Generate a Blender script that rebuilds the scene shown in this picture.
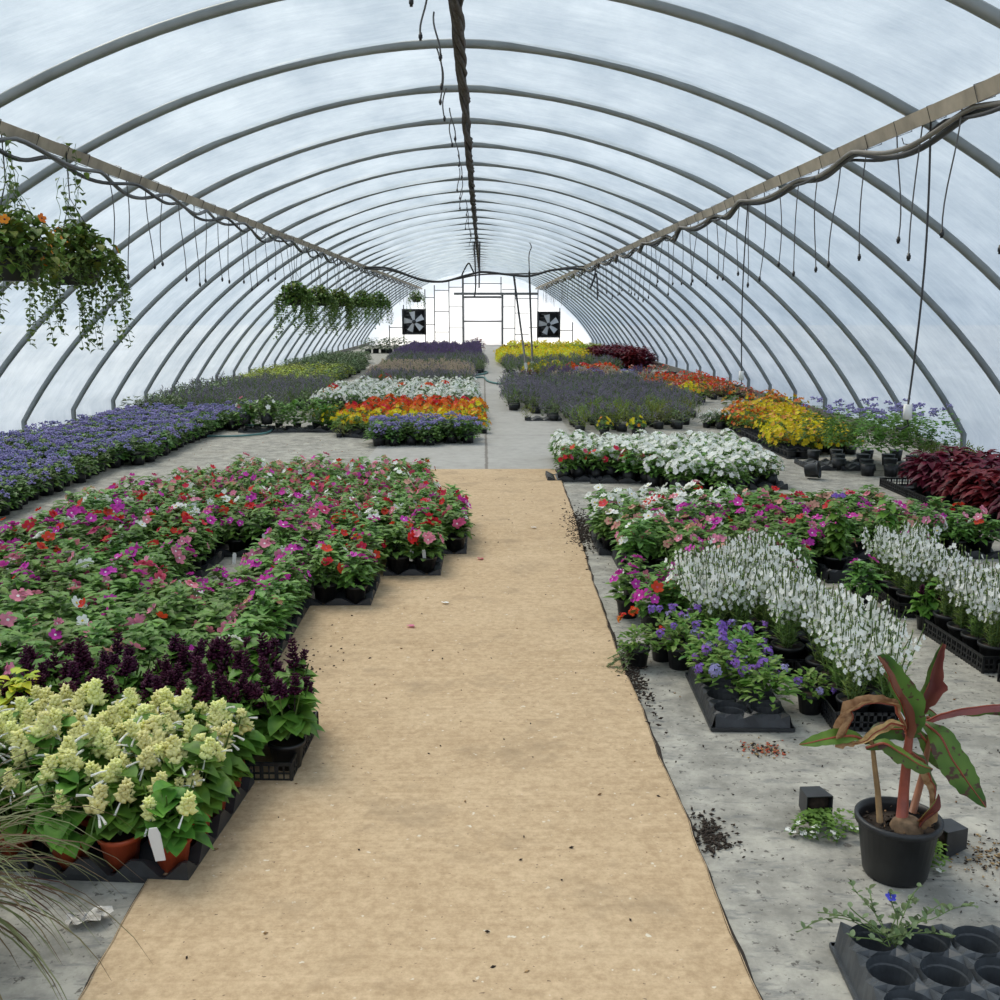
import bpy, math, random
from mathutils import Vector, Matrix, noise
R = math.radians
PI = math.pi
for o in list(bpy.data.objects):
    bpy.data.objects.remove(o)
S = bpy.context.scene
col = S.collection

# ---------------------------------------------------------------- camera
cam = bpy.data.cameras.new('camera')
cam.sensor_fit = 'HORIZONTAL'
cam.sensor_width = 36
cam.lens = 36 * 1010 / 1000
cam.clip_start = .05
co = bpy.data.objects.new('camera', cam)
col.objects.link(co)
co.location = (0, 0, 1.5)
co.rotation_euler = (PI / 2 - .184, 0, -.0165)
S.camera = co

# ---------------------------------------------------------------- sky, sun, exposure
w = bpy.data.worlds.new('overcast_sky')
S.world = w
w.use_nodes = True
nt = w.node_tree
bg = nt.nodes['Background']
tc = nt.nodes.new('ShaderNodeTexCoord')
sep = nt.nodes.new('ShaderNodeSeparateXYZ')
nt.links.new(tc.outputs['Generated'], sep.inputs[0])
mr = nt.nodes.new('ShaderNodeMapRange')
mr.inputs['From Min'].default_value = -.05
mr.inputs['From Max'].default_value = .9
nt.links.new(sep.outputs['Z'], mr.inputs['Value'])
rp = nt.nodes.new('ShaderNodeValToRGB')
rp.color_ramp.elements[0].color = (.58, .67, .78, 1)
rp.color_ramp.elements[1].color = (.76, .87, 1.0, 1)
nt.links.new(mr.outputs[0], rp.inputs[0])
nt.links.new(rp.outputs[0], bg.inputs['Color'])
bg.inputs['Strength'].default_value = .95

sun = bpy.data.lights.new('sun', 'SUN')
sun.energy = 6.2
sun.angle = R(35)
sun.color = (1, .87, .69)
so = bpy.data.objects.new('sun', sun)
col.objects.link(so)
so.rotation_euler = (R(30), R(14), 0)
so.rotation_euler = Vector((-.42, .55, 1)).to_track_quat('Z', 'Y').to_euler()

S.view_settings.view_transform = 'Standard'
S.view_settings.look = 'None'
S.view_settings.gamma = 1
S.view_settings.exposure = 0.3
S.cycles.max_bounces = 8
S.cycles.transparent_max_bounces = 12
S.cycles.caustics_reflective = False
S.cycles.caustics_refractive = False

# ---------------------------------------------------------------- materials
class NT:
    def __init__(s, name):
        s.m = bpy.data.materials.new(name)
        s.m.use_nodes = True
        s.n = s.m.node_tree.nodes
        s.l = s.m.node_tree.links
        s.b = s.n['Principled BSDF']
        s.out = s.n['Material Output']
    def new(s, t, **kw):
        x = s.n.new('ShaderNode' + t)
        for k, v in kw.items():
            if k in x.inputs:
                x.inputs[k].default_value = v
            else:
                setattr(x, k, v)
        return x
    def noise(s, scale, detail=4, rough=.6, vec=None, coord='Object', stretch=None):
        tx = s.new('TexNoise', Scale=scale, Detail=detail, Roughness=rough)
        t = s.new('TexCoord').outputs[coord] if vec is None else vec
        if stretch:
            mp = s.new('Mapping')
            mp.inputs['Scale'].default_value = stretch
            s.l.new(t, mp.inputs[0])
            t = mp.outputs[0]
        s.l.new(t, tx.inputs['Vector'])
        return tx.outputs['Fac']
    def ramp(s, fac, stops):
        r = s.new('ValToRGB')
        e = r.color_ramp.elements
        while len(e) > 1:
            e.remove(e[-1])
        for i, (p, c) in enumerate(stops):
            if i == 0:
                e[0].position = p
                q = e[0]
            else:
                q = e.new(p)
            q.color = tuple(c) + (1,) if len(c) == 3 else c
        s.l.new(fac, r.inputs[0])
        return r.outputs[0]
    def mix(s, fac, a, b, mode='MIX'):
        x = s.new('MixRGB', blend_type=mode)
        for i, v in ((0, fac), (1, a), (2, b)):
            if hasattr(v, 'is_linked'):
                s.l.new(v, x.inputs[i])
            elif isinstance(v, (int, float)):
                x.inputs[i].default_value = v
            else:
                x.inputs[i].default_value = tuple(v) + (1,)
        return x.outputs[0]
    def math(s, op, a, b=0.):
        x = s.new('Math', operation=op)
        for i, v in ((0, a), (1, b)):
            if hasattr(v, 'is_linked'):
                s.l.new(v, x.inputs[i])
            else:
                x.inputs[i].default_value = v
        return x.outputs[0]
    def col(s, c):
        s.l.new(c, s.b.inputs['Base Color'])
    def bump(s, h, strength=.3, dist=.01):
        b = s.new('Bump', Strength=strength, Distance=dist)
        s.l.new(h, b.inputs['Height'])
        s.l.new(b.outputs[0], s.b.inputs['Normal'])

MATS = {}
def plain(name, c, rough=.6, metal=0., var=.25, scale=8, c2=None):
    if name in MATS:
        return MATS[name]
    m = NT(name)
    c2 = c2 or tuple(v * (1 - var) for v in c)
    c1 = tuple(min(1, v * (1 + var * .5)) for v in c)
    m.col(m.ramp(m.noise(scale), [(.3, c2), (.7, c1)]))
    m.b.inputs['Roughness'].default_value = rough
    m.b.inputs['Metallic'].default_value = metal
    MATS[name] = m.m
    return m.m

def leafmat(name, a, b, rough=.45, scale=14, trans=.25, vein=None, vary=.35):
    """leaf: blotchy between colours a and b, varies per plant, lets a little light through"""
    if name in MATS:
        return MATS[name]
    m = NT(name)
    c = m.ramp(m.noise(scale, 2), [(.32, a), (.68, b)])
    if vein:
        c = m.mix(m.ramp(m.noise(40, 2), [(.56, (0, 0, 0)), (.62, (1, 1, 1))]), c, vein)
    oi = m.new('ObjectInfo')
    hs = m.new('HueSaturation')
    v = m.math('MULTIPLY_ADD', oi.outputs['Random'], vary)
    v.node.inputs[2].default_value = 1 - vary / 2
    m.l.new(v, hs.inputs['Value'])
    h = m.math('MULTIPLY_ADD', oi.outputs['Random'], .03)
    h.node.inputs[2].default_value = .485
    m.l.new(h, hs.inputs['Hue'])
    m.l.new(c, hs.inputs['Color'])
    m.l.new(hs.outputs[0], m.b.inputs['Base Color'])
    m.b.inputs['Roughness'].default_value = rough
    m.b.inputs['Specular IOR Level'].default_value = .22
    if trans:
        t = m.new('BsdfTranslucent')
        m.l.new(hs.outputs[0], t.inputs[0])
        x = m.new('MixShader')
        x.inputs[0].default_value = trans
        m.l.new(m.b.outputs[0], x.inputs[1])
        m.l.new(t.outputs[0], x.inputs[2])
        m.l.new(x.outputs[0], m.out.inputs[0])
    MATS[name] = m.m
    return m.m

def film_mat(name, transp, tint, warp=True, refl=.5):
    m = NT(name)
    tcn = m.new('TexCoord')
    ob = tcn.outputs['Object']
    long_ = m.noise(1.6, 8, .62, ob, stretch=(1.2, .8, 1.2))     # streaks and damp running down the sheet
    fine = m.noise(5, 5, .7, ob, stretch=(.5, 3.2, .5))
    k = m.mix(.5, m.ramp(long_, [(.32, (.74, .77, .80)), (.66, (1, 1, 1))]), m.ramp(fine, [(.3, (.80, .82, .84)), (.62, (1, 1, 1))]), 'MULTIPLY')
    if not warp: k = m.mix(.85, k, (1, 1, 1))
    tr = m.new('BsdfTransparent')
    tl = m.new('BsdfTranslucent')
    df = m.new('BsdfDiffuse')
    m.l.new(m.mix(1, k, tint, 'MULTIPLY'), tr.inputs[0])
    m.l.new(m.mix(1, k, (.60, .69, .78) if warp else (.97, .98, 1), 'MULTIPLY'), tl.inputs[0])
    m.l.new(m.mix(1, k, (.55, .65, .76), 'MULTIPLY'), df.inputs[0])
    # condensation: wavy pale line beside each hoop
    sx = m.new('SeparateXYZ')
    m.l.new(ob, sx.inputs[0])
    wob = m.math('MULTIPLY', m.noise(5, 3, .6, ob), .14)
    ph = m.math('MULTIPLY', m.math('ADD', sx.outputs['Y'], wob), 1 / 1.426)
    fr = m.math('FRACT', m.math('SUBTRACT', ph, (5.994 / 1.426) % 1))
    band = m.ramp(fr, [(0, (0, 0, 0)), (.085, (0, 0, 0)), (.10, (1, 1, 1)), (.125, (.2, .2, .2)), (.2, (0, 0, 0))])
    m1 = m.new('MixShader')      # translucent vs reflecting diffuse
    m1.inputs[0].default_value = refl
    m.l.new(tl.outputs[0], m1.inputs[1])
    m.l.new(df.outputs[0], m1.inputs[2])
    m2 = m.new('MixShader')
    f = m.math('SUBTRACT', 1 - transp, m.math('MULTIPLY', band, .35 if warp else 0))
    m.l.new(f, m2.inputs[0])
    m.l.new(tr.outputs[0], m2.inputs[1])
    m.l.new(m1.outputs[0], m2.inputs[2])
    m.l.new(m2.outputs[0], m.out.inputs[0])
    bp = m.new('Bump', Strength=.35 if warp else .1, Distance=.05)
    m.l.new(m.noise(4, 4, .6, ob, stretch=(.6, 1.6, .6)), bp.inputs['Height'])
    m.l.new(bp.outputs[0], tl.inputs['Normal'])
    m.l.new(bp.outputs[0], df.inputs['Normal'])
    return m.m

M_film = film_mat('greenhouse_film', .42, (.76, .80, .84))
M_endfilm = film_mat('end_sheet', .2, (1, 1, 1), False, .03)
M_hoop = plain('galvanised_steel', (.24, .26, .26), .5, .3, .25, 3)
M_frame = plain('weathered_frame', (.16, .16, .16), .7)
M_purlin = plain('tan_timber', (.40, .34, .26), .7, 0, .35, 5)
M_hose = plain('black_hose', (.035, .035, .037), .5)
M_ghose = plain('grey_hose', (.10, .10, .10), .5)
M_vine = plain('brown_hose_bundle', (.075, .06, .05), .9, 0, .6, 30)
M_blk = plain('black_plastic', (.014, .015, .017), .45, 0, .3, 20)
M_blk2 = plain('worn_black_plastic', (.028, .030, .034), .45, 0, .4, 20)
M_terra = plain('terracotta_plastic', (.50, .085, .03), .5, 0, .15)
M_white = plain('white_plastic', (.8, .8, .78), .5, 0, .05)
M_teal = plain('teal_hose', (.09, .22, .22), .5)
M_yellowtag = plain('yellow_tag', (.8, .65, .08), .5, 0, .1)

def ground_mat():
    m = NT('grey_concrete')
    big = m.noise(.9, 6, .65)
    mid = m.noise(7, 6, .7)
    c = m.mix(.55, m.ramp(big, [(.3, (.24, .228, .195)), (.55, (.35, .335, .29)), (.75, (.48, .455, .39))]),
              m.ramp(mid, [(.36, (.17, .165, .15)), (.5, (.35, .335, .30)), (.64, (.56, .535, .465))]))
    diag = m.new('Mapping')
    diag.inputs['Rotation'].default_value = (0, 0, R(35))
    diag.inputs['Scale'].default_value = (4, 14, 1)
    m.l.new(m.new('TexCoord').outputs['Object'], diag.inputs[0])
    sc = m.noise(1.6, 5, .7, diag.outputs[0])
    c = m.mix(m.ramp(sc, [(.54, (0, 0, 0)), (.64, (.6, .6, .6))]), c, (.15, .155, .155))
    sp = m.noise(38, 3, .65)
    c = m.mix(m.ramp(sp, [(.60, (0, 0, 0)), (.66, (.85, .85, .85))]), c, (.10, .09, .08))
    sp2 = m.noise(52, 3, .6)
    c = m.mix(m.ramp(sp2, [(.25, (.8, .8, .8)), (.31, (0, 0, 0))]), c, (.60, .59, .55))
    br = m.noise(1.1, 4, .6, stretch=(1, .6, 1))
    c = m.mix(m.ramp(br, [(.60, (0, 0, 0)), (.78, (.45, .45, .45))]), c, (.33, .27, .20))
    m.col(c)
    m.b.inputs['Roughness'].default_value = .9
    m.b.inputs['Specular IOR Level'].default_value = .2
    m.bump(m.noise(30, 5, .7), .35, .008)
    return m.m
def walk_mat():
    m = NT('tan_concrete')
    brush = m.noise(3.2, 6, .7, stretch=(.35, 12, 1))
    big = m.noise(1.3, 5, .6)
    c = m.mix(.5, m.ramp(brush, [(.32, (.40, .275, .155)), (.66, (.60, .44, .275))]), m.ramp(big, [(.32, (.39, .27, .155)), (.5, (.49, .355, .215)), (.68, (.60, .455, .295))]))
    gr = m.noise(38, 5, .75)
    c = m.mix(.36, c, m.ramp(gr, [(.36, (.30, .20, .11)), (.64, (.72, .55, .36))]))
    sp = m.noise(60, 3, .55, stretch=(1, 1.3, 1))
    c = m.mix(m.ramp(sp, [(.69, (0, 0, 0)), (.73, (.85, .85, .85))]), c, (.12, .075, .045))
    sp2 = m.noise(45, 2, .5)
    c = m.mix(m.ramp(sp2, [(.24, (.8, .8, .8)), (.29, (0, 0, 0))]), c, (.72, .66, .54))
    st = m.noise(2.4, 5, .7, stretch=(1, 1, 1))
    c = m.mix(m.ramp(st, [(.54, (0, 0, 0)), (.68, (.5, .5, .5))]), c, (.27, .195, .12))
    m.col(c)
    m.b.inputs['Roughness'].default_value = .85
    m.b.inputs['Specular IOR Level'].default_value = .25
    m.bump(m.noise(5, 5, .7, stretch=(.6, 10, 1)), .3, .006)
    return m.m
def far_mat():
    m = NT('pale_concrete_slabs')
    c = m.mix(.5, m.ramp(m.noise(1.2, 6, .65), [(.3, (.29, .275, .25)), (.7, (.42, .405, .37))]), m.ramp(m.noise(8, 6, .7), [(.3, (.27, .265, .25)), (.7, (.46, .45, .43))]))
    sx = m.new('SeparateXYZ')
    ob = m.new('TexCoord').outputs['Object']
    m.l.new(ob, sx.inputs[0])
    wob = m.math('MULTIPLY', m.noise(5, 4, .7), .03)
    jx = m.math('ABSOLUTE', m.math('SUBTRACT', m.math('ADD', sx.outputs['X'], wob), .045))
    c = m.mix(m.ramp(jx, [(0, (.75, .75, .75)), (.012, (.6, .6, .6)), (.02, (0, 0, 0))]), c, (.10, .08, .065))
    jy = m.math('FRACT', m.math('MULTIPLY', m.math('ADD', sx.outputs['Y'], m.math('MULTIPLY', wob, 2.)), 1 / 3.1))
    c = m.mix(m.ramp(jy, [(0, (.6, .6, .6)), (.012, (0, 0, 0))]), c, (.13, .11, .09))
    m.col(c)
    m.b.inputs['Roughness'].default_value = .9
    m.bump(m.noise(25, 5, .7), .25, .006)
    return m.m

# leaves and petals
L_imp = leafmat('impatiens_leaf', (.07, .15, .035), (.21, .38, .09))
L_mid = leafmat('mid_green_leaf', (.075, .17, .03), (.20, .37, .065))
L_salv = leafmat('salvia_leaf', (.055, .16, .025), (.17, .34, .045))
L_ager = leafmat('ageratum_leaf', (.05, .12, .035), (.14, .25, .075))
L_grey = leafmat('grey_green_leaf', (.08, .13, .05), (.19, .26, .11))
L_angel = leafmat('narrow_green_leaf', (.13, .24, .05), (.33, .46, .13))
L_lime = leafmat('lime_leaf', (.35, .5, .03), (.65, .75, .06))
L_yell = leafmat('yellow_leaf', (.50, .52, .03), (.80, .74, .05))
L_burg = leafmat('burgundy_leaf', (.05, .006, .014), (.20, .02, .04), .45, 10)
L_dark = leafmat('dark_green_leaf', (.03, .07, .025), (.08, .15, .05))
L_olive = leafmat('olive_leaf', (.12, .16, .03), (.26, .30, .05))
L_vine = leafmat('vine_leaf', (.05, .10, .025), (.20, .30, .07))
L_ban = leafmat('banana_leaf', (.035, .085, .02), (.13, .22, .045), .4, 7, .25, (.09, .05, .04))
L_banred = leafmat('banana_red_leaf', (.11, .025, .03), (.22, .07, .05), .4, 6, .25)
L_dry = leafmat('dry_leaf', (.22, .12, .05), (.58, .40, .20), .8, 34, .2)
L_grass = leafmat('fountain_grass_blade', (.10, .045, .03), (.27, .24, .12), .5, 5)
L_grass2 = leafmat('green_grass_blade', (.10, .13, .04), (.34, .36, .20), .5, 5)
def petal(name, c, v=.25):
    return leafmat(name, tuple(x * (1 - v) for x in c), tuple(min(1, x * (1 + v * .5)) for x in c), .5, 30, .3, None, .1)
P = {
    'magenta': petal('magenta_petal', (.72, .06, .50)), 'red': petal('red_petal', (.72, .025, .035)),
    'white': petal('white_petal', (.95, .95, .91), .04), 'pink': petal('pink_petal', (.82, .27, .38)),
    'salmon': petal('salmon_petal', (.80, .42, .33)), 'rose': petal('rose_petal', (.70, .10, .22)),
    'orange': petal('orange_petal', (.85, .27, .03)), 'yellow': petal('yellow_petal', (.85, .66, .03)),
    'scarlet': petal('scarlet_petal', (.80, .10, .02)), 'lavender': petal('lavender_petal', (.42, .38, .70)),
    'purple': petal('purple_petal', (.32, .15, .62)), 'cream': petal('cream_petal', (.97, .95, .44), .05),
    'plum': petal('plum_petal', (.085, .012, .045), .5), 'blush': petal('blush_petal', (.66, .54, .42)),
    'greypurple': petal('greypurple_petal', (.30, .27, .35), .35), 'dullpurple': petal('dullpurple_petal', (.20, .13, .30), .4), 'apricot': petal('apricot_petal', (.9, .40, .10)),
    'blue': petal('blue_petal', (.10, .16, .75)), 'greenbud': petal('greenbud', (.30, .40, .12)),
}
M_stem = plain('green_stem', (.12, .20, .05), .6)
M_rstem = plain('red_stem', (.30, .06, .03), .5, 0, .4, 20)
M_soil = plain('potting_soil', (.035, .022, .014), .95, 0, .6, 60)

# ---------------------------------------------------------------- mesh builder
class MB:
    def __init__(s):
        s.v = []; s.f = []; s.m = []; s.mats = []
    def mi(s, mat):
        if mat not in s.mats:
            s.mats.append(mat)
        return s.mats.index(mat)
    def add(s, vs, fs, mat):
        b = len(s.v); k = s.mi(mat)
        s.v.extend(tuple(v) for v in vs)
        for f in fs:
            s.f.append(tuple(b + i for i in f)); s.m.append(k)
    def box(s, c, d, mat, rz=0, taper=1.):
        x, y, z = c; a, b, e = d[0] / 2, d[1] / 2, d[2] / 2
        cs, sn = math.cos(rz), math.sin(rz)
        vs = []
        for k, q in ((-e, taper), (e, 1)):
            for i, j in ((-a, -b), (a, -b), (a, b), (-a, b)):
                i *= q; j *= q
                vs.append((x + i * cs - j * sn, y + i * sn + j * cs, z + k))
        s.add(vs, [(3, 2, 1, 0), (4, 5, 6, 7), (0, 1, 5, 4), (1, 2, 6, 5), (2, 3, 7, 6), (3, 0, 4, 7)], mat)
    def tube(s, pts, r, mat, n=6, cap=True):
        pts = [Vector(p) for p in pts]
        rs = r if isinstance(r, (list, tuple)) else [r] * len(pts)
        vs = []
        for i, p in enumerate(pts):
            d = (pts[min(i + 1, len(pts) - 1)] - pts[max(i - 1, 0)])
            d = d.normalized() if d.length > 1e-9 else Vector((0, 0, 1))
            up = Vector((0, 0, 1)) if abs(d.z) < .9 else Vector((1, 0, 0))
            a = d.cross(up).normalized(); b = a.cross(d)
            for k in range(n):
                t = 2 * PI * k / n
                vs.append(p + (a * math.cos(t) + b * math.sin(t)) * rs[i])
        fs = []
        for i in range(len(pts) - 1):
            for k in range(n):
                fs.append((i * n + k, i * n + (k + 1) % n, (i + 1) * n + (k + 1) % n, (i + 1) * n + k))
        if cap:
            fs.append(tuple(range(n))); fs.append(tuple((len(pts) - 1) * n + k for k in range(n))[::-1])
        s.add(vs, fs, mat)
    def lathe(s, prof, mat, n=20, c=(0, 0, 0), mx=None):
        vs = []
        for (r, z) in prof:
            for k in range(n):
                t = 2 * PI * k / n
                p = Vector((r * math.cos(t), r * math.sin(t), z))
                vs.append((mx @ p if mx else p) + Vector(c))
        fs = []
        for i in range(len(prof) - 1):
            for k in range(n):
                fs.append((i * n + k, i * n + (k + 1) % n, (i + 1) * n + (k + 1) % n, (i + 1) * n + k))
        s.add(vs, fs, mat)
    def leaf(s, p, d, L, W, mat, up=Vector((0, 0, 1)), droop=.3, fold=.18, hi=True, tip=0.):
        p = Vector(p); d = Vector(d).normalized()
        sd = d.cross(up)
        sd = sd.normalized() if sd.length > 1e-4 else Vector((1, 0, 0))
        nn = sd.cross(d).normalized()
        st = ((0, .2), (.22, .88), (.5, 1.), (.8, .6), (1, tip)) if hi else ((0, .15), (.45, 1), (1, .05))
        vs = []
        for t, wd in st:
            c = p + d * (L * t) - Vector((0, 0, 1)) * (L * droop * t * t)
            h = W * .5 * wd
            vs += [c - sd * h + nn * (h * fold * 2), c, c + sd * h + nn * (h * fold * 2)]
        fs = []
        for i in range(len(st) - 1):
            a = i * 3
            fs += [(a, a + 1, a + 4, a + 3), (a + 1, a + 2, a + 5, a + 4)]
        s.add(vs, fs, mat)
    def flower5(s, c, nrm, r, mat, eye=None, n=5, cup=.25):
        c = Vector(c); nrm = Vector(nrm).normalized()
        a = nrm.orthogonal().normalized(); b = nrm.cross(a)
        vs = [c]
        seq = (.70, .97, 1., .97)
        ph = random.random() * 6
        for k in range(n * 4):
            t = 2 * PI * k / (n * 4) + ph; q = r * seq[k % 4]
            vs.append(c + (a * math.cos(t) + b * math.sin(t)) * q + nrm * (q * cup * (1 if k % 4 else .3)))
        m_ = n * 4
        s.add(vs, [(0, 1 + k, 1 + (k + 1) % m_) for k in range(m_)], mat)
        if eye:
            vs = [c + nrm * r * .12]
            for k in range(6):
                t = k * PI / 3
                vs.append(c + (a * math.cos(t) + b * math.sin(t)) * r * .2 + nrm * r * .1)
            s.add(vs, [(0, 1 + k, 1 + (k + 1) % 6) for k in range(6)], eye)
    def bud(s, c, d, L, r, mat):
        c = Vector(c); d = Vector(d).normalized()
        a = d.orthogonal().normalized(); b = d.cross(a)
        m_ = c + d * L * .55
        vs = [c, m_ + a * r, m_ + b * r, m_ - a * r, m_ - b * r, c + d * L]
        s.add(vs, [(0, 2, 1), (0, 3, 2), (0, 4, 3), (0, 1, 4), (5, 1, 2), (5, 2, 3), (5, 3, 4), (5, 4, 1)], mat)
    def ribbon(s, pts, ws, mat, side=None, fold=.15, mat2=None):
        pts = [Vector(p) for p in pts]
        vs = []
        for i, p in enumerate(pts):
            d = (pts[min(i + 1, len(pts) - 1)] - pts[max(i - 1, 0)]).normalized()
            sd = side[i] if isinstance(side, list) else side
            sd = Vector(sd) if sd is not None else d.cross(Vector((0, 0, 1)))
            sd = (sd - d * sd.dot(d)).normalized()
            nn = sd.cross(d)
            h = ws[i] / 2
            vs += [p - sd * h + nn * h * fold * 2, p - sd * h * .5 + nn * h * fold * .7, p, p + sd * h * .5 + nn * h * fold * .7, p + sd * h + nn * h * fold * 2]
        b = len(s.v); k1 = s.mi(mat); k2 = s.mi(mat2 or mat)
        s.v.extend(tuple(v) for v in vs)
        for i in range(len(pts) - 1):
            for j in range(4):
                a = b + i * 5 + j
                s.f.append((a, a + 1, a + 6, a + 5)); s.m.append(k1 if j < 2 else k2)
    def mesh(s, name, smooth=True):
        me = bpy.data.meshes.new(name)
        me.from_pydata(s.v, [], s.f)
        for m_ in s.mats:
            me.materials.append(m_)
        me.polygons.foreach_set('material_index', s.m)
        me.polygons.foreach_set('use_smooth', [smooth] * len(s.f))
        me.update()
        return me

def link(name, me, parent=None, loc=None, rot=None, sc=None):
    o = bpy.data.objects.new(name, me)
    col.objects.link(o)
    if parent: o.parent = parent
    if loc: o.location = loc
    if rot: o.rotation_euler = rot
    if sc: o.scale = (sc, sc, sc) if isinstance(sc, (int, float)) else sc
    return o
def tag(o, label, cat, group=None, kind=None):
    if label: o['label'] = label
    if cat: o['category'] = cat
    if group: o['group'] = group
    if kind: o['kind'] = kind
    return o
def struct(name, mb, smooth=False, label=None):
    o = link(name, mb.mesh(name, smooth))
    o['kind'] = 'structure'
    if label: o['label'] = label
    return o
rnd = random.Random(7)
random.seed(11)
U = rnd.uniform

_O = 'first second third fourth fifth sixth seventh eighth ninth tenth eleventh twelfth thirteenth fourteenth fifteenth sixteenth seventeenth eighteenth nineteenth'.split()
_T = ['twentieth', 'thirtieth', 'fortieth', 'fiftieth', 'sixtieth', 'seventieth', 'eightieth', 'ninetieth']
_TT = ['twenty', 'thirty', 'forty', 'fifty', 'sixty', 'seventy', 'eighty', 'ninety']
def nth(n):
    """0 -> first"""
    n += 1
    if n < 20: return _O[n - 1]
    return _T[n // 10 - 2] if n % 10 == 0 else _TT[n // 10 - 2] + '-' + _O[n % 10 - 1]
# ================================================================ STRUCTURE
XC, HA, HB, HZ, HN = -.174, 5.84, 5.39, -2.07, 1.835
SP, Y0 = 1.426, 5.994
YEND = 46.9
def hoop_pts(n=56, off=0.):
    """cross-section of a hoop from left foot to right foot"""
    out = []
    zb = .26
    tb = math.asin(((zb - HZ) / HB) ** (HN / 2))
    for i in range(n + 1):
        t = (PI - tb) + (2 * tb - PI) * i / n
        c, s_ = math.cos(t), math.sin(t)
        out.append(Vector((XC + (HA + off) * math.copysign(abs(c) ** (2 / HN), c), 0, HZ + (HB + off) * abs(s_) ** (2 / HN))))
    return [Vector((out[0].x, 0, 0))] + out + [Vector((out[-1].x, 0, 0))]
HP = hoop_pts()
XL, XR = HP[0].x, HP[-1].x

# floor, walkway, outside ground
mb = MB(); mb.add([(XL - .1, -4, 0), (XR + .1, -4, 0), (XR + .1, YEND + .3, 0), (XL - .1, YEND + .3, 0)], [(0, 1, 2, 3)], ground_mat())
struct('floor', mb)
def edge_wob(x, y, seed):
    return x + .022 * noise.noise(Vector((seed, y * 1.3, 0))) + .010 * noise.noise(Vector((seed, y * 7, 3)))
mb = MB(); vs = []; fs = []
N = 160
for i in range(N + 1):
    y = -3 + (9.62 + 3) * i / N
    xr = .6 + .09 * max(0, min(1, (y - 5) / 3))
    a, b = edge_wob(-.90, y, 1), edge_wob(xr, y, 5)
    vs += [(a, y, 0), (a, y, .014), (b, y, .014), (b, y, 0)]
for i in range(N):
    k = i * 4
    for j in range(3):
        fs.append((k + j, k + j + 1, k + 5 + j, k + 4 + j))
fs.append((4 * N, 4 * N + 1, 4 * N + 2, 4 * N + 3))
mb.add(vs, fs, walk_mat())
o = struct('floor_walkway', mb, label='tan brushed concrete walkway down the middle')
mb = MB(); mb.box((-.05, (9.64 + YEND) / 2, .002), (2.3, YEND - 9.64, .012), far_mat())
struct('floor_slabs', mb, label='pale grey concrete slabs beyond the tan walkway')
mb = MB(); mb.add([(-90, -60, -.03), (90, -60, -.03), (90, 120, -.03), (-90, 120, -.03)], [(0, 1, 2, 3)], plain('outside_gravel', (.30, .33, .38), .9, 0, .2, .3))
struct('ground_outside', mb)
# dark earth line in the walkway joints
for nm, x0, y0, y1, wdt in (('trim_1', -.90, -3, 9.6, .010), ('trim_2', .6, -3, 9.6, .012)):
    mb = MB(); vs = []; fs = []
    n = 220
    for i in range(n + 1):
        y = y0 + (y1 - y0) * i / n
        xx = x0 + (.09 * max(0, min(1, (y - 5) / 3)) if x0 > 0 else 0)
        c = edge_wob(xx, y, 1 if x0 < 0 else 5)
        s1 = wdt * (.55 + 1.3 * abs(noise.noise(Vector((x0, y * 4, 9)))))
        sg = -1 if x0 < 0 else 1
        vs += [(c - sg * .004, y, .016), (c + sg * s1, y, .004)]
    fs = [(2 * i, 2 * i + 1, 2 * i + 3, 2 * i + 2) for i in range(n)]
    mb.add(vs, fs, M_soil)
    struct(nm, mb)

# hoops
hoop_mb = MB()
def sweep_rect(mb, pts, wy, dn, mat):
    vs = []
    for i, p in enumerate(pts):
        d = (pts[min(i + 1, len(pts) - 1)] - pts[max(i - 1, 0)]).normalized()
        nrm = Vector((d.z, 0, -d.x))   # inward for a left-to-right sweep
        if nrm.dot(Vector((XC, 0, .5)) - p) < 0: nrm = -nrm
        k = .012
        for a, b in ((-wy / 2 + k, 0), (wy / 2 - k, 0), (wy / 2, k), (wy / 2, dn - k), (wy / 2 - k, dn), (-wy / 2 + k, dn), (-wy / 2, dn - k), (-wy / 2, k)):
            vs.append(p + Vector((0, a, 0)) + nrm * (b - dn / 2))
    n = 8
    fs = [(i * n + k, i * n + (k + 1) % n, (i + 1) * n + (k + 1) % n, (i + 1) * n + k) for i in range(len(pts) - 1) for k in range(n)]
    mb.add(vs, fs, mat)
sweep_rect(hoop_mb, HP, .05, .056, M_hoop)
hoop_me = hoop_mb.mesh('hoop', True)
for k in range(-4, 29):
    o = link('ceiling_hoop', hoop_me, loc=(0, Y0 + SP * k, 0))
    o['kind'] = 'structure'
# film over the hoops: sagging in a little between them
mb = MB(); vs = []; fs = []
FP = hoop_pts(56, .034)
ny = 33 * 8
for j in range(ny + 1):
    y = Y0 - 4 * SP + SP * j / 8
    q = abs(math.sin(PI * j / 8))
    for i, p in enumerate(FP):
        nn = Vector((p.x - XC, 0, p.z + .8)).normalized()
        g = -(.030 + .03 * max(0, min(1, (p.z - 1.2) / 1.5)) + .045 * max(0, min(1, (p.z - 2.75) / .25)) * min(1, abs(p.x - XC) / .5)) * q ** .55 * (1 if 1 < i < len(FP) - 2 else 0) + .012 * noise.noise(Vector((p.x * 1.2, y * 2.4, p.z)))
        e = p + nn * g
        vs.append((e.x, y, max(e.z, 0)))
n = len(FP)
fs = [(j * n + i, j * n + i + 1, (j + 1) * n + i + 1, (j + 1) * n + i) for j in range(ny) for i in range(n - 1)]
mb.add(vs, fs, M_film)
struct('ceiling_film', mb, True)
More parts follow.
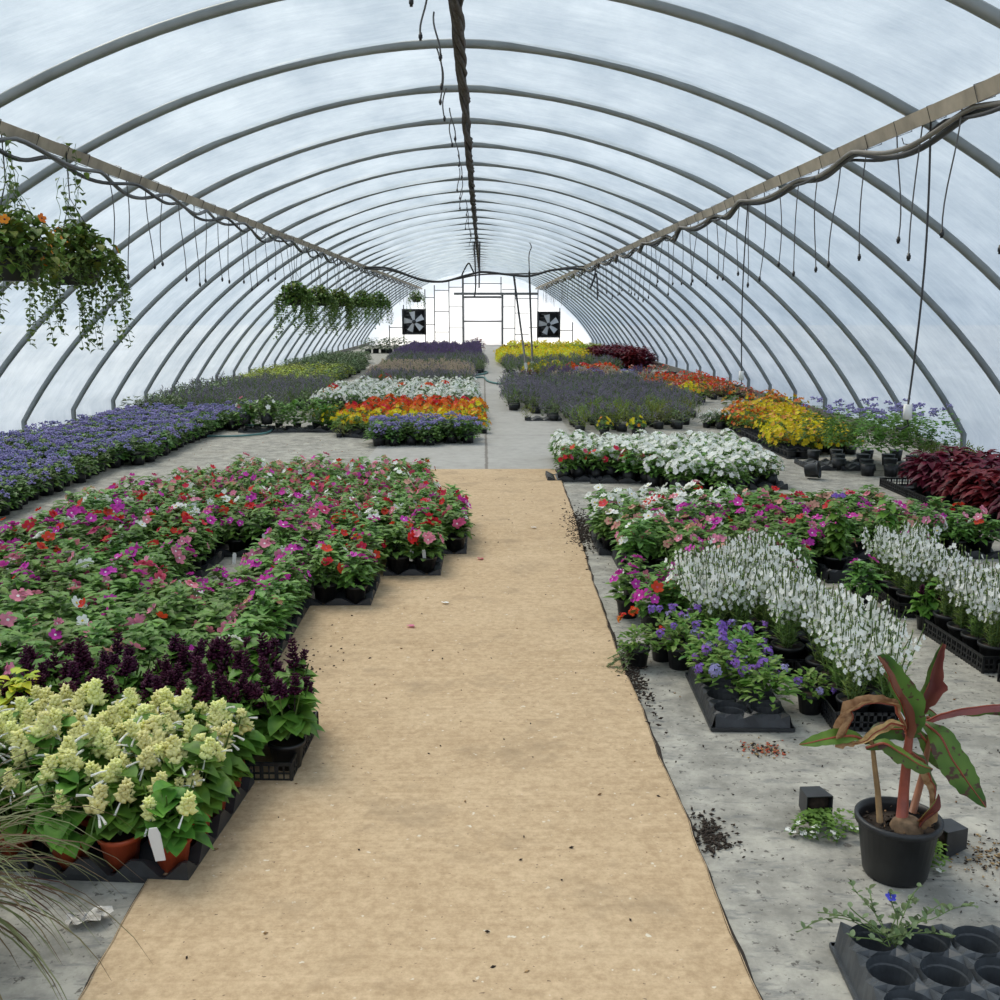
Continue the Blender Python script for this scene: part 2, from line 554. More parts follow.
# base boards
for nm, x in (('baseboard_left', XL + .05), ('baseboard_right', XR - .05)):
    mb = MB(); mb.box((x, (YEND + .2) / 2, .06), (.04, YEND + .2, .12), plain('grey_board', (.20, .19, .17), .9)); struct(nm, mb)
# purlins
def purlin(nm, x, z, mat, wd, rot=0):
    mb = MB()
    n = 66
    vs = []
    for i in range(n + 1):
        y = .2 + (YEND - .25) * i / n
        dx = .012 * noise.noise(Vector((x, y * .8, 0))); dz = .012 * noise.noise(Vector((x, y * .8, 5)))
        for k in range(4):
            t = PI / 4 + k * PI / 2 + rot
            vs.append((x + dx + wd * .707 * math.cos(t), y, z + dz + wd * .707 * math.sin(t)))
    mb.add(vs, [(i * 4 + k, i * 4 + (k + 1) % 4, i * 4 + 4 + (k + 1) % 4, i * 4 + 4 + k) for i in range(n) for k in range(4)] + [(0, 1, 2, 3), (4 * n + 3, 4 * n + 2, 4 * n + 1, 4 * n)], mat)
    return struct(nm, mb)
PXL, PXR, PZ = -2.79, 2.42, 2.55
purlin('ceiling_beam_left', PXL, PZ, M_purlin, .075, R(-20))
purlin('ceiling_beam_right', PXR, PZ, plain('pale_tan_timber', (.50, .42, .32), .7, 0, .3, 5), .08, R(20))
purlin('ceiling_beam_ridge', -.145, 3.25, M_frame, .05)

# end wall ---------------------------------------------------------
def ex(px): return (px - 483) * .0455
def ez(py): return 1.5 + (312 - py) * .0461
mb = MB()
bot = [(p.x, YEND, p.z) for p in hoop_pts(40, .02)]
cx = (XC, YEND, .6)
mb.add([cx] + bot, [(0, i + 1, i + 2) for i in range(len(bot) - 1)] + [(0, len(bot), 1)], M_endfilm)
struct('wall_back', mb)
mb = MB()
yf = YEND - .05
def vbar(px, p0, p1, wd=.05, d=.04):
    mb.box((ex(px), yf, (ez(p0) + ez(p1)) / 2), (wd, d, abs(ez(p0) - ez(p1))), M_frame)
def hbar(a, b, py, wd=.05, d=.04):
    mb.box(((ex(a) + ex(b)) / 2, yf - .003, ez(py)), (abs(ex(b) - ex(a)), d, wd), M_frame)
for px, p0, p1 in ((389, 325, 345), (403.5, 305, 345.6), (425, 290, 345.6), (434.5, 286, 345.6), (449, 281, 345.6), (501, 278, 296), (515, 280, 345.6), (538, 290, 345.6), (560, 308, 345), (573, 322, 345)):
    vbar(px, p0, p1, .045)
for px in (463, 502.5): vbar(px, 278 if px < 480 else 295, 345.6, .09, .07)
for a, b, py in ((389, 403, 327), (425, 434.5, 298), (434.5, 449, 291), (425, 434.5, 324), (434.5, 449, 311.5), (434.5, 449, 331.5), (449, 463, 307), (449, 463, 327.5), (449, 463, 288), (463, 502, 284.5),
                 (502, 515, 290), (502, 515, 307), (502, 515, 328), (515, 529, 313), (515, 529, 334), (529, 538, 327), (560, 573, 330), (515, 538, 299)):
    hbar(a, b, py, .035)
hbar(403, 425, 346, .1)
hbar(449, 463, 345.2, .12); hbar(434, 449, 345.2, .12); hbar(403, 434, 345.2, .12); hbar(502, 575, 345.6, .07)
struct('trim_3', mb)
mb = MB(); mb.box((ex(454 / 2 + 538 / 2), yf - .06, ez(294.3)), (ex(538) - ex(454), .09, .11), M_frame); struct('trim_4', mb)
# door
dr = link('door_1', None, loc=(0, 0, 0)); dr['kind'] = 'structure'
M_door = plain('white_door', (.80, .82, .84), .6, 0, .06, 2)
mb = MB(); mb.box((ex(482.7), yf - .02, 1.08), (ex(501.5) - ex(464), .04, 2.16), M_endfilm); link('door_panel', mb.mesh('door_panel'), dr)
mb = MB(); mb.box((ex(482.7), yf - .05, ez(321)), (ex(501.5) - ex(464), .03, .06), M_frame)
mb.box((ex(482.7), yf - .05, ez(297.5)), (ex(501.5) - ex(464), .05, .09), M_frame)
link('door_rail', mb.mesh('door_rail'), dr)

# exhaust fans
M_blade = plain('aluminium_blade', (.55, .57, .6), .4, 0, .1)
def fan(xa, xb, za, zb, label):
    r = link('exhaust_fan', None, loc=((xa + xb) / 2, yf - .12, za))
    tag(r, label, 'fan', 'exhaust fans in the far wall')
    W_, H_ = xb - xa, zb - za
    mb = MB()
    for s_ in (-1, 1):
        mb.box((s_ * (W_ / 2 - .04), 0, H_ / 2), (.08, .14, H_), M_blk)
        mb.box((0, 0, H_ / 2 + s_ * (H_ / 2 - .04)), (W_ - .16, .14, .08), M_blk)
    link('housing', mb.mesh('fan_housing'), r)
    mb = MB(); mb.box((0, .10, H_ / 2), (W_ - .1, .02, H_ - .1), M_blk); link('back_panel', mb.mesh('fan_back'), r)
    mb = MB()
    for i in range(7):
        mb.box((-W_ * .22, .05, .13 + (H_ - .26) * i / 6), (W_ * .30 if i % 2 else W_ * .2, .02, .035), M_ghose if i % 3 else M_frame)
    mb.box((0, .05, H_ / 2), (.07, .04, H_ - .1), M_blk)
    link('louver_shutter', mb.mesh('louver'), r)
    mb = MB()
    mb.lathe([(0, -.03), (.09, -.03), (.09, .03), (0, .03)], M_blk, 12, (0, 0, 0), Matrix.Rotation(R(90), 3, 'X'))
    link('hub', mb.mesh('fan_hub'), r, (0, -.02, H_ / 2))
    for k in range(5):
        a = k * 2 * PI / 5 + .5
        bm_ = MB()
        rr = W_ * .44
        bm_.add([(.04 * math.cos(a + .9), .02, .04 * math.sin(a + .9)), (rr * math.cos(a - .28), -.05, rr * math.sin(a - .28)), (rr * math.cos(a + .3), .05, rr * math.sin(a + .3)), (.06 * math.cos(a - .9), -.03, .06 * math.sin(a - .9))], [(0, 1, 2), (0, 3, 1)], M_blade)
        link('blade', bm_.mesh('fan_blade'), r, (0, 0, H_ / 2))
fan(ex(402), ex(426), ez(334), ez(309), 'square black exhaust fan on the far wall, left of the door')
fan(ex(537), ex(560.5), ez(337), ez(311.5), 'square black exhaust fan on the far wall, right of the door')

# ================================================================ OVERHEAD HOSES
def hose(nm, x, z, amp, ph, r, mat, label, y0=1.0, y1=44., gr=None):
    mb = MB(); pts = []
    n = 420
    for i in range(n + 1):
        y = y0 + (y1 - y0) * i / n
        t = (y / SP + ph) % 1
        sag = math.sin(PI * t) ** 1.4
        a = amp * (.7 + .6 * noise.noise(Vector((ph, math.floor(y / SP + ph) * 1.7, 2))))
        pts.append((x + .045 * math.sin(y * 2.2 + ph * 9), y, z - a * sag))
    mb.tube(pts, r, mat, 6)
    o = link(nm, mb.mesh(nm))
    tag(o, label, 'hose', gr)
hose('irrigation_hose', PXL + .02, PZ - .06, .13, .15, .014, M_hose, 'black irrigation hose looping under the left tan beam, first strand', gr='hoses under the side beams')
hose('irrigation_hose', PXL + .05, PZ - .055, .15, .62, .015, M_ghose, 'grey irrigation hose looping under the left tan beam', gr='hoses under the side beams')
hose('irrigation_hose', PXR + .0, PZ - .06, .13, .30, .018, M_hose, 'thick black irrigation hose looping under the right tan beam', gr='hoses under the side beams')
hose('irrigation_hose', PXR - .04, PZ - .055, .11, .33, .014, plain('tan_grey_hose', (.19, .17, .14), .5), 'brownish grey irrigation hose looping under the right tan beam', gr='hoses under the side beams')
hose('irrigation_hose', PXR + .03, PZ - .05, .10, .05, .011, M_hose, 'thin black irrigation hose twisted along the right tan beam', gr='hoses under the side beams')
# wire ties round the beams
for x, lab in ((PXL, 'left'), (PXR, 'right')):
    for k in range(40):
        y = 3.2 + k * .475 + U(-.1, .1)
        mb = MB()
        rr = .062
        mb.tube([(.061 * math.cos(t), U(-.006, .006), .061 * math.sin(t)) for t in [PI / 4 + j * PI / 2 + R(-20 if lab == 'left' else 20) for j in range(5)]], .003, M_hose, 4)
        if k % 3 == 0:
            mb.tube([(0, 0, -rr), (.02, .02, -rr - .03), (.05, .01, -rr - .035)], .003, M_hose, 4)
        o = link('wire_tie', mb.mesh('wire_tie'), loc=(x, y, PZ))
        tag(o, f'dark wire tie round the {lab} tan beam, {nth(k)} from the camera end', 'tie', f'wire ties on the {lab} beam')
# ridge bundle
root = link('hose_bundle', None, loc=(-.145, 1, 3.17)); tag(root, 'twisted dark brown bundle of hoses running under the roof ridge', 'hose bundle')
for s_ in range(6):
    mb = MB(); pts = []
    for i in range(420):
        y = 43.5 * i / 419
        a = y * (2.2 + .25 * s_) + s_ * 1.05
        rr = .026 + .018 * noise.noise(Vector((s_, y * 1.5, 0)))
        pts.append((rr * math.cos(a), y, rr * 1.4 * math.sin(a)))
    mb.tube(pts, .016 + .003 * (s_ % 2), M_vine, 5)
    link('hose', mb.mesh('ridge_hose'), root)
# hanging drip tubes
def drip_proto(L, r=.0042):
    mb = MB()
    n = 8
    ph = U(0, 6); b = U(-.05, .05)
    pts = [(b * math.sin(i / n * 2.2) , .02 * math.sin(ph + i * .5) - .02 * math.sin(ph), -L * i / n) for i in range(n + 1)]
    mb.tube(pts, r, M_ghose, 5)
    me = MB(); e = pts[-1]
    me.lathe([(0, .02), (.008, .02), (.009, .009), (.012, .009), (.012, -.010), (.008, -.012), (.008, -.022), (0, -.022)], M_blk, 8, e)
    return mb.mesh('drip_tube'), me.mesh('emitter')
drips = [drip_proto(L) for L in (.62, .66, .70, .68, .74, .64)]
def drip(x, y, z, me, label, gr, sc=1):
    o = link('drip_tube', me[0], loc=(x, y, z), rot=(0, 0, U(0, 6.28)), sc=(1, 1, sc))
    tag(o, label, 'drip tube', gr)
    if y < 22:
        link('emitter', me[1], o)
def depth_word(y):
    return 'near the camera' if y < 8 else 'in the nearer half' if y < 16 else 'in the middle of the house' if y < 28 else 'towards the far wall'
for k in range(82):
    y = 4.1 + k * .46 + U(-.06, .06)
    if not (5.6 < y < 7.7): drip(PXL + .02, y, PZ - .04, rnd.choice(drips), f'thin dark drip tube under the left beam, {nth(k)} from the camera end', 'drip tubes along the left beam', U(.9, 1.1))
    y = 3.9 + k * .46 + U(-.06, .06)
    drip(PXR, y, PZ - .04, rnd.choice(drips), f'thin dark drip tube under the right beam, {nth(k)} from the camera end', 'drip tubes along the right beam', U(.92, 1.15))
rp_ = [drip_proto(.26, .006), drip_proto(.24, .006)]
for i, (x, y) in enumerate([(-.31, 5.35), (-.305, 6.1), (-.29, 6.5), (-.31, 7.35), (-.30, 7.75), (-.29, 8.6), (-.29, 9.4), (-.29, 9.9), (-.29, 11), (-.28, 12.1), (-.29, 13.2), (-.28, 14.3), (-.29, 15.5), (-.28, 16.7), (-.28, 18), (-.28, 19.5), (-.28, 21), (-.28, 22.6), (-.28, 24.4), (-.28, 26.4), (-.28, 28.6)]):
    drip(x, y, 3.27, rp_[i % 2], f'short drip tube beside the ridge hose bundle, {nth(i)} from the camera end', 'short drip tubes at the ridge')
def cord(x, y, zb, label, lean):
    r = link('sensor_cord', None, loc=(x, y, PZ - .03)); tag(r, label, 'cord', 'long cords hanging from the right beam')
    L = PZ - .03 - zb
    mb = MB(); mb.tube([(lean * math.sin(i / 10 * PI) + lean * -.3 * i / 10, 0, -L * i / 10) for i in range(11)], .006, M_hose, 6); link('cable', mb.mesh('cable'), r)
    e = (lean * -.3, 0, -L)
    mb = MB(); mb.box((e[0], 0, e[2] - .04), (.038, .034, .085), M_white); link('connector', mb.mesh('connector'), r)
    mb = MB(); mb.tube([(e[0], 0, e[2] - .08), (e[0] + .01, 0, e[2] - .12), (e[0] - .03, 0, e[2] - .14), (e[0] - .06, 0, e[2] - .13)], .007, M_hose, 5); link('plug', mb.mesh('plug'), r)
cord(2.43, 5.72, .98, 'long black cord with a white connector hanging in front of the purple-topped plants', .03)
cord(2.43, 9.55, .95, 'long thin cord with a small white connector hanging above the yellow pansies', -.02)
# hose slung across the house
def cable(nm, pts, r, mat, label, cat='hose', gr=None, sm=6):
    out = []
    P_ = [Vector(p) for p in pts]
    for i in range(len(P_) - 1):
        p0, p1, p2, p3 = P_[max(i - 1, 0)], P_[i], P_[i + 1], P_[min(i + 2, len(P_) - 1)]
        for j in range(sm):
            t = j / sm
            out.append(.5 * ((2 * p1) + (-p0 + p2) * t + (2 * p0 - 5 * p1 + 4 * p2 - p3) * t * t + (-p0 + 3 * p1 - 3 * p2 + p3) * t ** 3))
    out.append(P_[-1])
    mb = MB(); mb.tube(out, r, mat, 6)
    o = link(nm, mb.mesh(nm)); tag(o, label, cat, gr)
    return o
cable('cross_hose', [(PXL, 24.2, 2.52), (-2.2, 24.2, 2.5), (-1.5, 24.2, 2.26), (-.95, 24.2, 2.2), (-.4, 24.2, 2.34), (.0, 24.2, 2.42), (.6, 24.2, 2.36), (1.1, 24.2, 2.33), (1.6, 24.2, 2.46), (PXR - .3, 24.2, 2.5), (PXR, 24.2, 2.46)], .03, M_hose, 'thick black hose slung across the house below the ridge', gr=None)
cable('cross_hose', [(PXL, 24.3, 2.5), (-2.1, 24.3, 2.44), (-1.3, 24.3, 2.2), (-.7, 24.3, 2.25), (-.1, 24.3, 2.36), (.5, 24.3, 2.38), (1.3, 24.3, 2.40), (1.9, 24.3, 2.52), (PXR, 24.3, 2.56)], .02, M_ghose, 'thinner grey hose slung beside the thick black cross hose')
cable('hose_loop', [(-.5, 24.2, 2.33), (-.42, 24.2, 2.5), (-.33, 24.2, 2.62), (-.26, 24.2, 2.5), (-.2, 24.2, 2.38)], .02, M_hose, 'short black hose loop rising above the cross hose')
cable('hanging_hose', [(-.2, 24, 3.1), (-.18, 24, 2.6), (-.17, 24, 2.1), (-.2, 24, 1.85)], .02, M_hose, 'black hose dangling from the ridge in front of the door', gr=None)
cable('hanging_hose', [(-.07, 24, 3.1), (-.08, 24, 2.6), (-.09, 24, 2.05)], .02, M_hose, 'shorter black hose dangling from the ridge beside the first')
cable('hanging_hose', [(2.42, 22, 2.5), (2.36, 22, 2.2), (2.28, 22, 1.98), (2.34, 22, 2.1), (2.42, 22, 2.3), (2.45, 22, 1.75)], .016, M_hose, 'black hose end looped down from the right beam in the distance')
cable('garden_hose', [(-3.6, 12.3, .02), (-3.0, 12.25, .02), (-2.7, 12.6, .02), (-2.8, 13.2, .02), (-3.2, 13.5, .02)], .014, M_teal, 'dark hose lying on the floor left of the white-flowered pot', 'hose')
cable('garden_hose', [(-.35, 23.0, .03), (0, 23.3, .03), (.1, 22, .03), (.35, 21.2, .03), (.9, 21.2, .03)], .022, M_teal, 'teal garden hose crossing the far pale slabs', 'hose')
cable('garden_hose', [(-.3, 26.5, .03), (.1, 25.3, .03), (-.1, 24.3, .03), (-.5, 23.6, .03), (-.8, 24, .03)], .022, M_teal, 'coiled teal hose beside the far lavender-purple bed', 'hose')
# leaning poles on the right of the path
def pole(p0, p1, label):
    r = link('support_pole', None, loc=p0); tag(r, label, 'pole', 'tall poles beside the distant path')
    a, b = Vector((0, 0, 0)), Vector(p1) - Vector(p0)
    mb = MB(); mb.tube([a + (b - a) * .16, b], .024, M_hose, 7); link('shaft', mb.mesh('shaft'), r)
    mb = MB(); mb.tube([a, a + (b - a) * .16], .036, M_white, 7); link('white_sleeve', mb.mesh('sleeve'), r)
pole((.99, 22.5, 0), (.72, 24.1, 2.33), 'dark pole leaning slightly left, white at its foot, beside the far path')
pole((1.12, 22.9, 0), (1.08, 24.1, 2.42), 'upright dark pole with white foot, right of the leaning one')
cable('bare_twig', [(1.08, 24.05, 2.42), (1.07, 24.05, 2.8), (1.12, 24.0, 2.98), (1.06, 24, 3.1)], .012, M_vine, 'thin dark twig rising above the upright pole', 'twig')

# ================================================================ PLANT PROTOTYPES
def pot_mesh(rt, rb, h, mat, soil=True, n=16):
    mb = MB()
    mb.lathe([(0, 0), (rb, 0), (rt * .95, h * .86), (rt * 1.04, h * .86), (rt * 1.06, h), (rt * .94, h), (rt * .90, h * .8), (0, h * .78)], mat, n)
    if soil:
        mb.lathe([(0, h * .86), (rt * .92, h * .83)], M_soil, n)
    return mb
def dome(mb, n, r, z0, h, LL, LW, mats, hi=True, low=-.25, droop=.35, upb=.35, inner=.55):
    for i in range(n):
        a = U(0, 2 * PI); u = U(low, 1) ** 1 if low >= 0 else U(low, 1)
        cz = max(-.4, u)
        cr = math.sqrt(max(0, 1 - cz * cz))
        q = U(inner, 1.0)
        p = Vector((math.cos(a) * cr * r * q, math.sin(a) * cr * r * q, z0 + max(cz, -.55) * h * q))
        d = Vector((math.cos(a + U(-.7, .7)), math.sin(a + U(-.7, .7)), U(-.1, .9) * upb + .25 * cz))
        s_ = U(.7, 1.2)
        base = p - d.normalized() * LL * s_ * .5
        mb.leaf(base, d, LL * s_, LW * s_, rnd.choice(mats), droop=droop * U(.3, 1.3), hi=hi)
def dome_pt(r, z0, h, umin=.15):
    a = U(0, 2 * PI); cz = U(umin, 1); cr = math.sqrt(1 - cz * cz)
    return Vector((math.cos(a) * cr * r, math.sin(a) * cr * r, z0 + cz * h)), Vector((math.cos(a) * (cr + .35), math.sin(a) * (cr + .35), cz * .8 + .15)).normalized()

POT4 = pot_mesh(.062, .047, .10, M_blk).mesh('small_black_pot')
POT4R = pot_mesh(.066, .047, .11, M_terra).mesh('small_terracotta_pot')
POT5 = pot_mesh(.075, .056, .125, M_blk2).mesh('black_pot')

# -- impatiens: near version has pot, foliage, flower parts
imp_fol = []
for k in range(5):
    mb = MB(); dome(mb, 115, .105, .13, .135 + .02 * (k % 3), .062, .034, [L_imp, L_imp, L_mid])
    imp_fol.append(mb.mesh('impatiens_foliage'))
FL = {}
for c in ('magenta', 'red', 'white', 'pink', 'salmon', 'rose'):
    FL[c] = []
    for k in range(2):
        mb = MB(); mb.flower5((0, 0, 0), (0, 0, 1), .030, P[c], P['white'] if c in ('rose', 'pink', 'magenta') else P['rose'] if c in ('salmon', 'red') else P['yellow'])
        if k: mb.flower5((.028, .014, -.006), (.4, .3, 1), .026, P[c])
        FL[c].append(mb.mesh(c + '_flower'))
def near_impatiens(x, y, z, color, label, group, nf=None, k=1):
    r = link(f'{color}_impatiens', None, loc=(x, y, z), rot=(0, 0, U(0, 6.28)), sc=k * U(.92, 1.12))
    tag(r, label, 'plant', group)
    link('pot', POT4, r)
    link('foliage', rnd.choice(imp_fol), r)
    for i in range(nf if nf is not None else rnd.choice((2, 3, 3, 4, 5))):
        c = color if rnd.random() < .85 else rnd.choice(('pink', 'magenta', 'white', 'red'))
        p, d = dome_pt(.106, .13, .142, .3)
        o = link('flower', rnd.choice(FL[c]), r, p, d.to_track_quat('Z', 'Y').to_euler(), U(.7, 1.15))
# -- far versions, one mesh per plant
class PB(MB):
    """a plant in three pieces: pot, foliage, blossom; mesh() gives (merged, pieces)"""
    def mesh(s, name, smooth=True):
        me = MB.mesh(s, name, smooth)
        idx = {'pot': [], 'foliage': [], 'blossom': []}
        for i, k in enumerate(s.m):
            mt = s.mats[k]
            idx['pot' if mt is M_blk else 'blossom' if mt in PV else 'foliage'].append(i)
        out = []
        for nm, ii in idx.items():
            if not ii: continue
            q = MB(); mp = {}
            for i in ii:
                f = []
                for v in s.f[i]:
                    if v not in mp:
                        mp[v] = len(q.v); q.v.append(s.v[v])
                    f.append(mp[v])
                q.f.append(tuple(f)); q.m.append(q.mi(s.mats[s.m[i]]))
            out.append((nm, q.mesh(name + '_' + nm)))
        return me, out
PV = [P[k] for k in P if k != 'greenbud']
def build_variants(fn, n): return [fn(k) for k in range(n)]
def far_imp(c, nf, others=()):
    def fn(k):
        mb = PB()
        mb.lathe([(0, 0), (.05, 0), (.062, .1), (0, .09)], M_blk, 8)
        dome(mb, 80, .11, .13, .145, .066, .038, [L_imp, L_imp, L_mid], hi=False)
        for i in range(nf + rnd.randint(-2, 2)):
            p, d = dome_pt(.108, .13, .138, .2)
            cc = c if rnd.random() < .8 or not others else rnd.choice(others)
            mb.flower5(p, d, U(.019, .027), P[cc])
        return mb.mesh(f'{c}_impatiens')
    return fn
FI = {c: build_variants(far_imp(c, 6, ('white', 'pink')), 3) for c in ('magenta', 'red', 'white', 'pink', 'salmon', 'rose')}
FW = build_variants(far_imp('white', 21), 4)
FR = build_variants(far_imp('red', 5, ('rose',)), 3)
# -- ageratum
def ageratum(c, r=.12, h=.14, nf=7, green=L_ager, low=.3, tall=0., nl=120):
    def fn(k):
        mb = PB()
        mb.lathe([(0, 0), (.05, 0), (.062, .1), (0, .09)], M_blk, 8)
        dome(mb, nl, r, .14 + tall, h, .055, .036, [green, green, L_mid], hi=False)
        for i in range(nf):
            p, d = dome_pt(r * .98, .14 + tall, h * 1.12, low)
            for j in range(13):
                q = p + Vector((U(-.028, .028), U(-.028, .028), U(-.008, .016)))
                mb.bud(q, d + Vector((U(-.6, .6), U(-.6, .6), 0)), .019, .0085, P[c])
        return mb.mesh(f'{c}_ageratum')
    return fn
AG = build_variants(ageratum('lavender', .13, .135, 6, L_ager, .3, -.045, 140), 5)
# -- greyish purple spikes
def spiky(c, green, r=.14, h=.2, n=40, nleaf=70, fl=.055, br=.007, LL=.06, LW=.014, frac=.8):
    def fn(k):
        mb = PB()
        mb.lathe([(0, 0), (.05, 0), (.058, .07), (0, .065)], M_blk, 8)
        dome(mb, nleaf, r, .1, h * .85, LL, LW, [green], hi=False, upb=1.2, droop=.1, inner=.4)
        for i in range(n):
            a = U(0, 6.28); q = U(0, 1) ** .6 * r
            hh = .1 + h * math.sqrt(max(.05, 1 - (q / r) ** 2 * .85)) * U(.85, 1.1)
            x, y = math.cos(a) * q * 1.1, math.sin(a) * q * 1.1
            if rnd.random() < frac:
                for j in range(5):
                    mb.bud((x + U(-.006, .006), y + U(-.006, .006), hh - fl * .2 * j), (math.cos(j * 2.4), math.sin(j * 2.4), .8), .02, br, P[c])
            else:
                mb.leaf((x, y, hh - .04), (math.cos(a) * .4, math.sin(a) * .4, 1), .05, .014, green, hi=False)
        return mb.mesh(f'{c}_spikes')
    return fn
SPG = build_variants(spiky('greypurple', L_grey, h=.16, frac=.42, r=.15), 4)
SPP = build_variants(spiky('dullpurple', L_grey, frac=.75), 3)
SPN = build_variants(spiky('greypurple', L_grey, frac=.25), 3)
SPGN = build_variants(spiky('greenbud', L_olive, frac=.3), 3)
SPB = build_variants(spiky('blush', L_grey, n=30, frac=.6, br=.010), 3)
# -- generic flowering clump
def clump(name, c, green, r, h, nl, nf, fr, low=.2, LL=.06, LW=.035, zz=.10, others=(), droop=.3):
    def fn(k):
        mb = PB()
        mb.lathe([(0, 0), (.05, 0), (.058, .07), (0, .065)], M_blk, 8)
        dome(mb, nl, r, zz, h, LL, LW, green if isinstance(green, list) else [green], hi=False, droop=droop)
        for i in range(nf):
            p, d = dome_pt(r * 1.02, zz, h * 1.08, low)
            mb.flower5(p, d, U(.8, 1.2) * fr, P[rnd.choice(others) if others and rnd.random() < .3 else c], cup=.4)
        return mb.mesh(name)
    return fn
MARO = build_variants(clump('orange_marigold', 'scarlet', [L_mid, L_imp], .12, .13, 70, 17, .027, others=('orange', 'red')), 3)
MARA = build_variants(clump('amber_marigold', 'orange', [L_mid, L_imp], .12, .13, 70, 15, .027, others=('yellow', 'scarlet')), 3)
MARY = build_variants(clump('yellow_marigold', 'yellow', [L_mid, L_imp], .12, .13, 70, 12, .024, others=('orange', 'yellow')), 3)
WHT = build_variants(clump('white_flowered', 'white', [L_mid, L_dark], .13, .13, 90, 20, .018), 3)
PANY = build_variants(clump('yellow_pansy', 'yellow', [L_mid, L_olive], .12, .14, 80, 16, .028, low=0, others=('yellow', 'apricot')), 4)
PANO = build_variants(clump('orange_pansy', 'apricot', [L_olive, L_mid], .12, .14, 80, 11, .024, low=.1, others=('yellow', 'scarlet')), 3)
CELR = build_variants(clump('red_celosia', 'scarlet', [L_olive, L_mid], .13, .14, 60, 22, .02, others=('salmon', 'red')), 3)
CELS = build_variants(clump('coral_celosia', 'salmon', [L_olive, L_burg], .13, .13, 60, 15, .018, others=('scarlet',)), 3)
YEL = build_variants(clump('yellow_foliage', 'yellow', [L_yell, L_yell, L_lime], .17, .17, 110, 10, .02), 3)
LIM = build_variants(clump('lime_foliage', 'greenbud', [L_olive, L_olive, L_lime], .16, .17, 120, 0, .02), 3)
DKG = build_variants(clump('dark_green_foliage', 'greenbud', [L_dark, L_grey], .16, .17, 120, 0, .02), 3)
GRN = build_variants(clump('green_foliage', 'greenbud', [L_mid, L_imp, L_salv], .16, .26, 150, 0, .02, LL=.085, LW=.055, zz=.16), 3)
BRG = build_variants(clump('far_burgundy', 'plum', [L_burg], .2, .24, 130, 0, .02, LL=.1, LW=.06), 3)
# -- burgundy coleus, near
def coleus(k):
    mb = MB()
    dome(mb, 110, .17, .22, .17, .11, .07, [L_burg], hi=True, droop=.55, low=-.5)
    return mb.mesh('coleus_foliage')
COL = build_variants(coleus, 4)
# -- salvia with broad leaves and flower spikes
def salvia_fol(k, n=58, LL=.08, LW=.07, r=.11, h=.16, mats=(L_salv, L_salv, L_mid)):
    mb = MB()
    dome(mb, n, r, .16, h, LL, LW, list(mats), hi=True, droop=.55, low=-.3)
    for i in range(7):
        a = i * .9
        mb.tube([(0, 0, .1), (math.cos(a) * .05, math.sin(a) * .05, .2), (math.cos(a) * .08, math.sin(a) * .08, .29)], .003, M_stem, 4)
    return mb.mesh('salvia_foliage')
SAF = build_variants(salvia_fol, 4)
def spike(c, L, r, white=True, stemc=M_stem, dens=9, fat=.27):
    mb = MB()
    mb.tube([(0, 0, -.06), (0, 0, L * .9)], .0025, stemc, 4)
    for i in range(dens):
        z = L * i / dens
        rr = r * (1 - .55 * i / dens)
        for j in range(6):
            a = j * 1.05 + i * .5 + U(-.2, .2)
            d = Vector((math.cos(a), math.sin(a), U(.25, .9)))
            mb.bud((0, 0, z), d, rr * U(.8, 1.3), rr * fat, P[c])
        if white and i < dens * .6 and rnd.random() < .5:
            a = U(0, 6.28)
            d = Vector((math.cos(a), math.sin(a), U(-.7, .5)))
            mb.tube([(0, 0, z), Vector((0, 0, z)) + d.normalized() * r * 1.0, Vector((0, 0, z - .008)) + d.normalized() * r * 1.75], [.002, .0028, .0042], P['white'], 5)
    return mb.mesh(f'{c}_spike')
SPK_C = [spike('cream', .075, .035, dens=8, fat=.36) for _ in range(5)]
SPK_P = [spike('plum', L_, .034, False, plain('plum_stem', (.05, .02, .03),   .6), 10, .2) for L_ in (.07, .09, .11, .08)]
def salvia(x, y, z, kind, label, group, pot=None, ns=6, sc=1., lean=.4):
    r = link('potted_salvia', None, loc=(x, y, z), rot=(0, 0, U(0, 6.28)), sc=sc * U(.95, 1.08))
    tag(r, label, 'plant', group)
    link('pot', pot or POT4, r)
    link('foliage', rnd.choice(SAF), r)
    for i in range(ns):
        a = i * 6.28 / ns + U(-.4, .4); q = U(.01, .095)
        link('flower_spike', rnd.choice(SPK_C if kind == 'cream' else SPK_P), r, (math.cos(a) * q, math.sin(a) * q, .27 + U(-.04, .04) - q * .45), (U(-lean, lean), U(-lean, lean), U(0, 6)), U(.8, 1.15))
